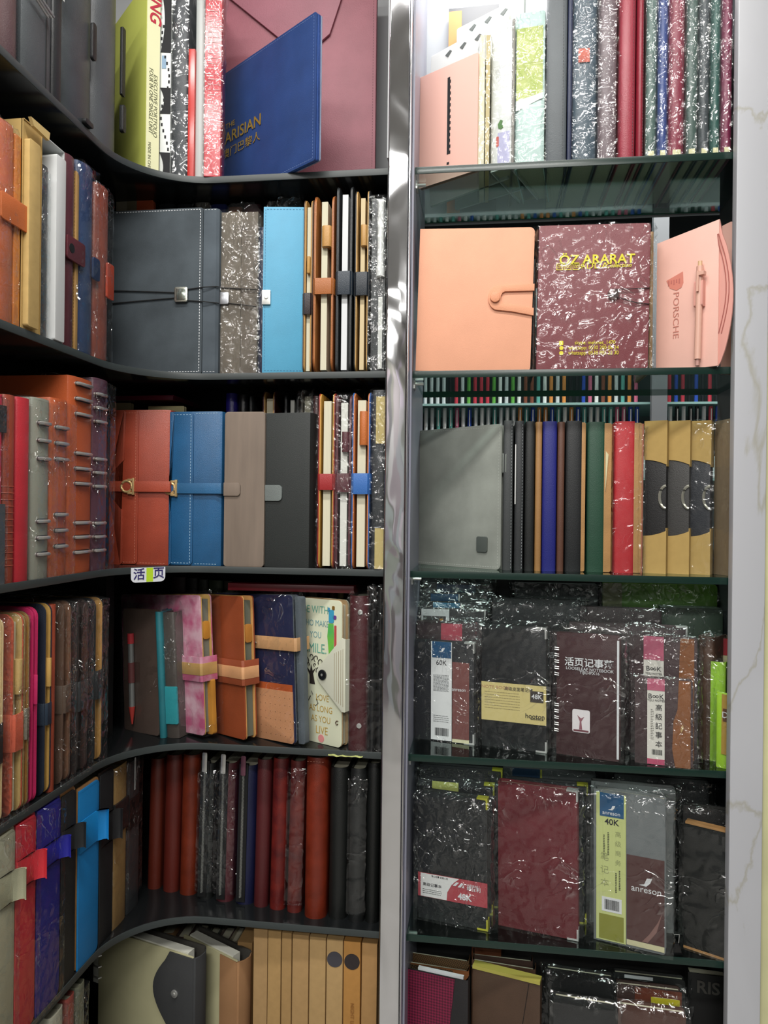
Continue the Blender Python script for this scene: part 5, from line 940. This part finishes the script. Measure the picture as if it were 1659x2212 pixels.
# third stack
f = rf(1228, 1428, 1316, 3, 1.215, 1.205); pad('dark brown notebook in film, behind the spiral looseleaf notebook', f, BRN, seed=101, fm=FILM2, film=.002)
f = rf(1228, 1483, 1354, 3, 1.180, 1.165); pad('wider dark brown notebook with a silver corner behind the pink-labelled one', f, BRN, seed=102, fm=FILM2, film=.002, corner=SIL)
f = rf(1188, 1330, 1372, 3, 1.165, 1.150); T = pad('brown looseleaf notebook hidden behind the front looseleaf one', f, BRN, seed=103, film=.006, lean=-.5); text(T, '活页', -f['w']*.42, f['h']*.80, .010, LW); text(T, 'LOOSELEAF', -f['w']*.30, f['h']*.73, .0055, LW)
f = rf(1203, 1340, 1376, 3, 1.140, 1.112); T = pad('dark brown spiral looseleaf notebook with a white sticker', f, leather('#40292B', var=.1, rough=.4), seed=104, film=.012, t=.012, lean=-.4, fm=FILM, amp=.003); w_, h_ = f['w'], f['h']
text(T, '活页记事薄', w_*.02, h_*.765, .0135, LW, bold=.0002, sx=1.05); text(T, 'LOOSELEAF NOTEBOOK', w_*.03, h_*.715, .0062, LW, sx=1.0); text(T, 'YIJIL-IPX16', w_*.03, h_*.688, .0062, LW)
for z in [h_*(.88-.052*k) for k in range(5)]+[h_*(.42-.052*k) for k in range(5)]: part('spiral_ring', T, MB().tube([(-w_/2-.003, .003, z), (-w_/2-.002, -.0028, z-.0005), (-w_/2+.004, -.0028, z-.001)], .0008, 6).tube([(-w_/2-.003, .003, z-.003), (-w_/2-.002, -.0028, z-.0035), (-w_/2+.004, -.0028, z-.004)], .0008, 6), STEEL)
part('white_page_edge', T, MB().box(w_/2-.004, w_/2-.001, -.0008, .002, .004, h_-.006), LW); card(T, 'white_sticker', -w_*.24, w_*.04, h_*.20, h_*.385, mat('#D8D4D6'), r=.003, y=-.0008); part('sticker_figure', T, MB().prism([(-w_*.13, h_*.225), (-w_*.08, h_*.225), (-w_*.095, h_*.29), (-w_*.05, h_*.33), (-w_*.10, h_*.315), (-w_*.16, h_*.34), (-w_*.12, h_*.29)], 'y', -.0014, -.0012), mat('#8A5A64'), smooth=False); card(T, 'sticker_strip', -w_*.22, w_*.02, h_*.208, h_*.222, mat('#6A3A42'), y=-.0012)
# fourth stack
f = rf(1502, 1538, 1378, 3, 1.155, 1.140); sb('brown rolled notebook in film behind the pink-labelled notebooks', f, leather('#4A3428'), film=.006, seed=105, d=.05)
def bookpad(lab, f, seed, full):
    T = pad(lab, f, leather('#3E2E30', var=.1, rough=.5), seed=seed, film=.004, fm=FILM2, lean=-.5, amp=.0025); w_, h_ = f['w'], f['h']
    part('tan_side_panel', T, MB().prism([(w_*.20, 0), (w_*.46, 0), (w_*.46, h_-.001), (w_*.26, h_-.001), (w_*.24, h_*.66), (w_*.17, h_*.52), (w_*.15, h_*.20)], 'y', -.0010, -.0001), leather('#7E4E2C', var=.15)); card(T, 'white_label', -w_*.28, w_*.02, .002, h_-.001, mat('#CFCDC4'), y=-.0008); card(T, 'pink_label_top', -w_*.28, w_*.02, h_*.86 if full else h_*.80, h_-.0005, mat('#B05A72'), y=-.0012)
    text(T, 'B∞K', -w_*.13, h_*.79 if full else h_*.725, .010, INK, y=-.0014); text(T, 'YIJILI NOTES', -w_*.13, h_*.745 if full else h_*.685, .0042, INK, y=-.0014); return T
f = rf(1360, 1507, 1381, 3, 1.165, 1.135); f['h'] *= 1.0; bookpad('larger brown notebook with a pink and white label, behind the small one', f, 106, False)
f = rf(1372, 1498, 1472, 3, 1.118, 1.100); T = bookpad('small brown notebook with a long white label and leaf emblem', f, 107, True); w_, h_ = f['w'], f['h']
for k, ch in enumerate('高級記事本'): text(T, ch, -w_*.08, h_*(.66-.105*k), .0098, INK, y=-.0014)
lines(T, -w_*.22, -w_*.17, [h_*(.64-.02*k) for k in range(18)], mat('#55504A'), y=-.0014, seed=8); barcode(T, -w_*.20, -w_*.02, h_*.12, h_*.18, y=-.0014); card(T, 'pink_label_base', -w_*.28, w_*.02, .001, h_*.07, mat('#B04A68'), y=-.0012); part('leaf_emblem', T, MB().prism([(w_*.30, h_*.40), (w_*.335, h_*.44), (w_*.345, h_*.47), (w_*.325, h_*.50), (w_*.295, h_*.46), (w_*.29, h_*.43)], 'y', -.0030, -.0011, .0004), GOLD)
f = rf(1542, 1570, 1378, 3, 1.175, 1.170); T = sb('brown notebook with a red and cream label above the lime notebooks', f, leather('#4A3A2A'), d=.03, ry=.002); card(T, 'red_label', 0, f['w']/2, f['h']-.026, f['h']-.001, mat('#A8303A')); card(T, 'cream_label', 0, f['w']/2, f['h']-.036, f['h']-.0262, mat('#C8C29A'))
f = rf(1530, 1566, 1432, 3, 1.145, 1.135); T = sb('taller lime green notebook in film next to the column', f, mat('#8FC030', rough=.5), d=.012, film=.004, seed=108, ry=.002)
f = rf(1546, 1572, 1498, 3, 1.118, 1.108); T = sb('shorter lime green notebook with an ochre label in front of the taller one', f, mat('#9CCB32', rough=.5), d=.012, film=.002, seed=109, ry=.002); card(T, 'ochre_label', 0, f['w']/2, .02, f['h']-.002, mat('#A8873C')); card(T, 'brown_title', .002, f['w']/2, f['h']-.04, f['h']-.022, mat('#5A3A24'), y=-.0012); text(T, 'D', f['w']*.3, f['h']-.031, .012, LW, y=-.0018)
f = rf(1300, 1548, 1264, 3, 1.275, 1.270); T = pad('large lime green album in film at the back of the fourth row', f, mat('#5E8A2C', rough=.5, var=.1), seed=110, film=.0, t=.010); part('cream_end', T, MB().rr('y', -f['w']/2, -f['w']*.33, f['h']-.06, f['h']-.001, -.0008, -.0001, .002, 0), mat('#8A8A68'))
f = rf(1425, 1560, 1314, 3, 1.240, 1.235); pad('dull green notebook in film in front of the large lime album', f, mat('#3E4E40', rough=.5), seed=111, film=.002, t=.02)
# ---- row 5 ----
f = rf(905, 1083, 1664, 4, 1.205, 1.195); f['h'] = min(f['h'], .253); pad('rearmost black notebook of the front-left 48K stack, yellow metal corner', f, GB, seed=121, fm=FILM2, film=0, corner=YL, amp=.003)
f = rf(903, 1066, 1696, 4, 1.180, 1.172); T = pad('black notebook with a blank yellow tag, middle of the 48K stack', f, GB, seed=122, fm=FILM2, film=.004, corner=YL, amp=.003); card(T, 'yellow_tag', -f['w']*.32, f['w']*.03, f['h']-.018, f['h']-.001, mat('#B8BC6A'))
f = rf(905, 1055, 1728, 4, 1.150, 1.124); T = pad('black notebook with a red and white 48K label and yellow corners', f, leather('#181B1C', var=.1), seed=123, fm=FILM2, film=.004, corner=YL, t=.014, lean=-.9, amp=.003); w_, h_ = f['w'], f['h']
card(T, 'red_label', -w_*.5, w_*.5, h_*.175, h_*.36, mat('#A04048', rough=.5)); part('white_label_area', T, MB().prism([(-w_*.46, h_*.178), (-w_*.08, h_*.178), (-w_*.07, h_*.24), (w_*.0, h_*.31), (w_*.10, h_*.357), (-w_*.46, h_*.357)], 'y', -.0012, -.0010), mat('#CFD1CF'), smooth=False)
text(T, '48K', w_*.18, h_*.225, .0125, LW, y=-.0014, bold=.0004); text(T, 'WEIBAILI', w_*.30, h_*.322, .0050, LW, y=-.0014); text(T, '维佰利', w_*.31, h_*.298, .0072, LW, y=-.0014, bold=.0001); text(T, '高级记事本', -w_*.29, h_*.272, .0055, INK, y=-.0014, sx=1.1); text(T, '专心记事 纪念人生', -w_*.18, h_*.343, .0032, INK, y=-.0014); lines(T, -w_*.43, -w_*.15, [h_*(.235-.014*k) for k in range(3)], INK, y=-.0014, seed=9)
part('brand_mark', T, MB().prism([(w_*.01, h_*.30), (w_*.05, h_*.30), (w_*.10, h_*.33), (w_*.06, h_*.33)], 'y', -.0014, -.0012).prism([(w_*.08, h_*.295), (w_*.12, h_*.295), (w_*.17, h_*.33), (w_*.13, h_*.33)], 'y', -.0014, -.0012).prism([(w_*.14, h_*.295), (w_*.17, h_*.295), (w_*.17, h_*.32)], 'y', -.0014, -.0012).disc(-w_*.0, h_*.318, .002, -.0014, -.0012), LW, smooth=False)
f = rf(1085, 1285, 1668, 4, 1.245, 1.238); f['h'] = min(f['h'], .253); T = pad('grey notebook with a dark blue label tucked behind the maroon notebook', f, leather('#5A5C5E', var=.08), seed=124, film=0); card(T, 'blue_label', -f['w']*.40, -f['w']*.10, f['h']-.09, f['h']-.002, mat('#1E3C5C')); card(T, 'yellow_label_edge', -f['w']*.095, -f['w']*.075, f['h']-.09, f['h']-.002, mat('#B4B44A'))
f = rf(1085, 1268, 1696, 4, 1.178, 1.168); pad('black notebook hidden behind the maroon notebook with silver corners', f, GB, seed=125, film=.003, fm=FILM2, corner=YL)
f = rf(1078, 1251, 1711, 4, 1.146, 1.118); T = pad('maroon leather notebook in film with silver metal corners, fifth row', f, leather('#5E2228', var=.1, rough=.4), seed=126, film=.004, fm=FILM, corner=SIL, t=.016, lean=-.9, amp=.0035)
f = rf(1275, 1458, 1704, 4, 1.175, 1.160); T = pad('grey notebook directly behind the 40K labelled grey notebook', f, leather('#6A6E6E', var=.06), seed=127, film=.004, fm=FILM)
f = rf(1284, 1440, 1728, 4, 1.130, 1.100); T = pad('grey notebook with a striped 40K label and brown leaf panel', f, leather('#666B6C', var=.1), seed=128, film=.004, fm=FILM, t=.016, lean=-.6, amp=.0025, mx=.009); w_, h_ = f['w'], f['h']
card(T, 'striped_label', -w_*.46, -w_*.04, .003, h_*.985, mat('#C6CE8E', kind='stripes', vs=330, col2='#A9B26A', rough=.6), y=-.0008); card(T, 'blue_logo_panel', -w_*.41, -w_*.07, h_*.83, h_*.985, BLU, y=-.0012); card(T, 'olive_base', -w_*.42, -w_*.07, .005, h_*.185, mat('#7E8030'), y=-.0012); card(T, 'barcode_card', -w_*.38, -w_*.10, h_*.205, h_*.30, LW, y=-.0012)
barcode(T, -w_*.34, -w_*.13, h_*.22, h_*.285, y=-.0017); text(T, '40K', -w_*.24, h_*.795, .0120, INK, y=-.0012, bold=.0002); leaf(T, -w_*.245, h_*.885, .005, LW, -.0016); text(T, 'anreson', -w_*.245, h_*.855, .0078, LW, y=-.0018)
for k, ch in enumerate('笔记本'): text(T, ch, -w_*.34, h_*(.56-.085*k), .0125, mat('#8E9464'), y=-.0012)
for k, ch in enumerate('高级商务'): text(T, ch, -w_*.15, h_*(.72-.062*k), .0090, mat('#8E9464'), y=-.0012)
b = MB(); rr_ = random.Random(4)
for xx, z0, n in ((-w_*.36, .70, 14), (-w_*.30, .72, 14), (-w_*.14, .48, 12), (-w_*.19, .46, 12)):
    for k in range(n): z = h_*(z0-.011*k); b.box(xx, xx+.0018+rr_.random()*.0006, -.0013, -.0012, z, z+.0016)
part('fine_print', T, b, mat('#4A4E34'), smooth=False)
card(T, 'brown_panel', -w_*.03, w_*.485, .012, h_*.605, mat('#4A2E2C', rough=.5)); card(T, 'cream_base_strip', -w_*.03, w_*.485, .004, .0115, mat('#C2BE98')); leaf(T, w_*.22, h_*.435, .009, LW, -.0011); text(T, 'anreson', w_*.24, h_*.395, .0128, LW, y=-.0012)
part('pale_swoosh', T, MB().prism([(w_*.18, .013), (w_*.26, .013), (w_*.38, .030), (w_*.46, .060), (w_*.40, .045), (w_*.28, .025)], 'y', -.0012, -.0011), mat('#7A5A54'), smooth=False)
f = rf(1325, 1530, 1687, 4, 1.215, 1.205); f['h'] = min(f['h'], .253); pad('black notebook in sparkling film above the 40K notebook, near the shelf underside', f, leather('#17191A'), seed=129, film=0, fm=FILM2, amp=.004)
f = rf(1474, 1575, 1752, 4, 1.165, 1.150); pad('charcoal notebook in film behind the tan-edged black one near the column', f, leather('#1C1A19'), seed=130, film=.003, fm=FILM2)
f = rf(1478, 1572, 1800, 4, 1.128, 1.100); T = pad('black notebook with tan top and bottom edges beside the column', f, leather('#121413', var=.08), seed=131, film=.002, fm=FILM, t=.014, lean=-.4); w_, h_ = f['w'], f['h']
part('tan_edge', T, MB().box(-w_/2+.002, w_/2, -.001, .012, h_, h_+.003).box(-w_/2, w_/2, -.001, .012, 0, .003), leather('#9A7448'))
d = ray(1452, 2040); p = d*((ZS[4])/d.z); T = thing('binder_clip', 'small black binder clip standing on the fifth glass shelf', 'clip', dict(loc=(p.x, 1.108, ZS[4]), rot=0)); part('clip_body', T, MB().prism([(-.008, 0), (.008, 0), (.003, .016), (-.003, .016)], 'y', -.003, .003, .0006), gloss('#0E0F10')); part('clip_wire', T, MB().tube([(-.003, 0, .016), (-.0035, -.001, .028), (.0035, -.001, .028), (.003, 0, .016)], .0006, 6), STEEL)
# ---- row 6 ----
f = rf(885, 1012, 2078, 5, 1.215, 1.205); sb('snakeskin tan notebook at the back of the bottom row', f, mat('#6E5030', rough=.5, kind='check', vs=500, col2='#3A2A1C'), d=.02, ry=.002)
f = rf(880, 1012, 2100, 5, 1.175, 1.165); T = sb('second snakeskin notebook with an orange-brown right part, bottom row', f, leather('#7A4A28'), d=.02, ry=.002); card(T, 'snakeskin_panel', -f['w']/2, f['w']*.24, 0, f['h']-.001, mat('#5A4630', rough=.5, kind='check', vs=420, col2='#2A2218'))
f = rf(874, 1010, 2120, 5, 1.140, 1.120); T = sb('magenta patterned notebook with a black slanted right panel, bottom row', f, leather('#201E20'), d=.016, ry=.002); w_, h_ = f['w'], f['h']
part('magenta_panel', T, MB().prism([(-w_/2, 0), (w_*.10, 0), (w_*.30, h_-.001), (-w_/2, h_-.001)], 'y', -.0010, -.0001), mat('#7A1A3C', rough=.45, kind='weave', vs=330, col2='#4A0E26')); part('page_sliver', T, MB().box(-w_*.3, w_*.42, .004, .010, h_-.002, h_+.002), LW)
f = rf(1018, 1082, 2052, 5, 1.262); sb('orange-brown notebook corner at the very back of the bottom row', f, leather('#6A3A20'), d=.02, ry=.002)
f = rf(1020, 1150, 2078, 5, 1.205, 1.200); sb('dark brown notebook behind the yellow-edged one, bottom row', f, leather('#3E2A22'), d=.02, ry=.002)
f = rf(1018, 1156, 2096, 5, 1.172, 1.160); T = sb('mid brown notebook with white stitching behind the yellow-edged one', f, leather('#5A4030'), d=.02, ry=.002); part('stitching', T, MB().dash([(-f['w']/2, f['h']-.009), (f['w']/2, f['h']-.009)], -.0004, wd=.0006), LW)
f = rf(1020, 1166, 2126, 5, 1.138, 1.112); T = sb('brown notebook with a yellow top edge, front of the bottom row', f, leather('#4A372A', var=.12), d=.016, ry=.002); part('yellow_edge', T, MB().box(-f['w']/2, f['w']/2, -.001, .014, f['h']-.001, f['h']+.004), mat('#A8A04C')); part('cover_crease', T, MB().tube([(f['w']*.34, -.0003, f['h']-.004), (f['w']*.22, -.0003, f['h']-.09)], .0005, 4), DARK)
f = rf(1178, 1325, 2112, 5, 1.165, 1.155); pad('black notebook in cloudy film, middle of the bottom right row', f, leather('#141616'), seed=141, film=.006)
f = rf(1195, 1330, 2172, 5, 1.120, 1.110); pad('black film-wrapped notebook lowest in front of the middle black one', f, leather('#141617'), seed=142, film=.006)
f = rf(1325, 1480, 2118, 5, 1.19, 1.185); T = pad('black notebook with a small white top tag behind the brown labelled one', f, leather('#181A1A'), seed=143, film=.002); card(T, 'white_tag', -f['w']*.35, f['w']*.05, f['h']-.006, f['h']-.001, LW)
f = rf(1332, 1472, 2142, 5, 1.150, 1.145); T = pad('dark and rust brown notebook with a yellow and white label, bottom right', f, leather('#3A2A26'), seed=144, film=.004, fm=FILM2); w_, h_ = f['w'], f['h']; card(T, 'rust_panel', -w_*.22, w_*.5, 0, h_-.001, leather('#6A3828')); card(T, 'white_label', w_*.03, w_*.47, h_-.075, h_-.012, mat('#C9C9B4'), y=-.0012, r=.003); card(T, 'yellow_label_top', w_*.03, w_*.47, h_-.022, h_-.0122, mat('#C8BE2C'), y=-.0016); lines(T, w_*.08, w_*.43, [h_-.030-.004*k for k in range(5)], INK, y=-.0017)
f = rf(1335, 1482, 2190, 5, 1.118, 1.110); pad('brown film-wrapped notebook cut by the bottom of the photo, right part', f, leather('#4A2E26'), seed=145, film=.008)
f = rf(1486, 1572, 2112, 5, 1.20, 1.195); T = sb('black box printed with pale grey block letters, bottom right corner', f, mat('#121212'), d=.03, ry=.002, nm='printed_box', cat='box'); text(T, 'RIS', .0, f['h']-.020, .026, mat('#4A4642'), bold=.0006)
# ---- pieces that belong to a part go one level deeper, under that part ----
NEST = {'strap_stripe': 'strap', 'strap_hole': 'strap', 'button': 'strap', 'buckle_window': 'buckle', 'lock_button': 'lock', 'snap_center': 'snap_button', 'button_center': 'snap_button', 'zip_teeth': 'zip_tape', 'zip_pull': 'zip_tape', 'lime_stripe': 'tag_card', 'crest_detail': 'crest_print', 'flap_crease': 'curved_flap', 'flap_texture': 'closing_flap', 'metal_pin': 'strap', 'perforation': 'tan_panel', 'orange_mark': 'white_label', 'clip_wire': 'clip_body', 'half_ring': 'inner_notebook'}
PRINT = ('lettering', 'barcode', 'fine_print', 'leaf_logo', 'brand_mark', 'sticker_figure', 'sticker_strip', 'label_picture', 'blue_logo_panel', 'size_box', 'white_label_area')
HOST = ('white_label', 'blue_label', 'red_label', 'striped_label', 'yellow_paper_band', 'white_sticker', 'spine_label', 'tag_card', 'ochre_label', 'brown_panel', 'red_brown_panel')
def bb(o):
    xs = [v.co.x for v in o.data.vertices]; zs = [v.co.z for v in o.data.vertices]
    return min(xs), max(xs), min(zs), max(zs)
for root in [o for o in list(sc.objects) if o.type == 'EMPTY' and o.parent is None]:
    kids = [c for c in root.children if c.type == 'MESH']
    hosts = [(c, bb(c)) for c in kids if c.name.split('.')[0] in HOST]
    for c in kids:
        n = c.name.split('.')[0]
        if n in NEST:
            h = next((k for k in kids if k.name.split('.')[0] == NEST[n] and not k.children_recursive and k.parent == root), None) or next((k for k in kids if k.name.split('.')[0] == NEST[n]), None)
            if h: c.parent = h
        elif n in PRINT and hosts and len(c.data.vertices):
            b = bb(c); cx, cz = (b[0]+b[1])/2, (b[2]+b[3])/2
            ok = [(q[1]-q[0], h) for h, q in hosts if q[0] <= cx <= q[1] and q[2] <= cz <= q[3] and h is not c]
            if ok: c.parent = min(ok, key=lambda t: t[0])[1]
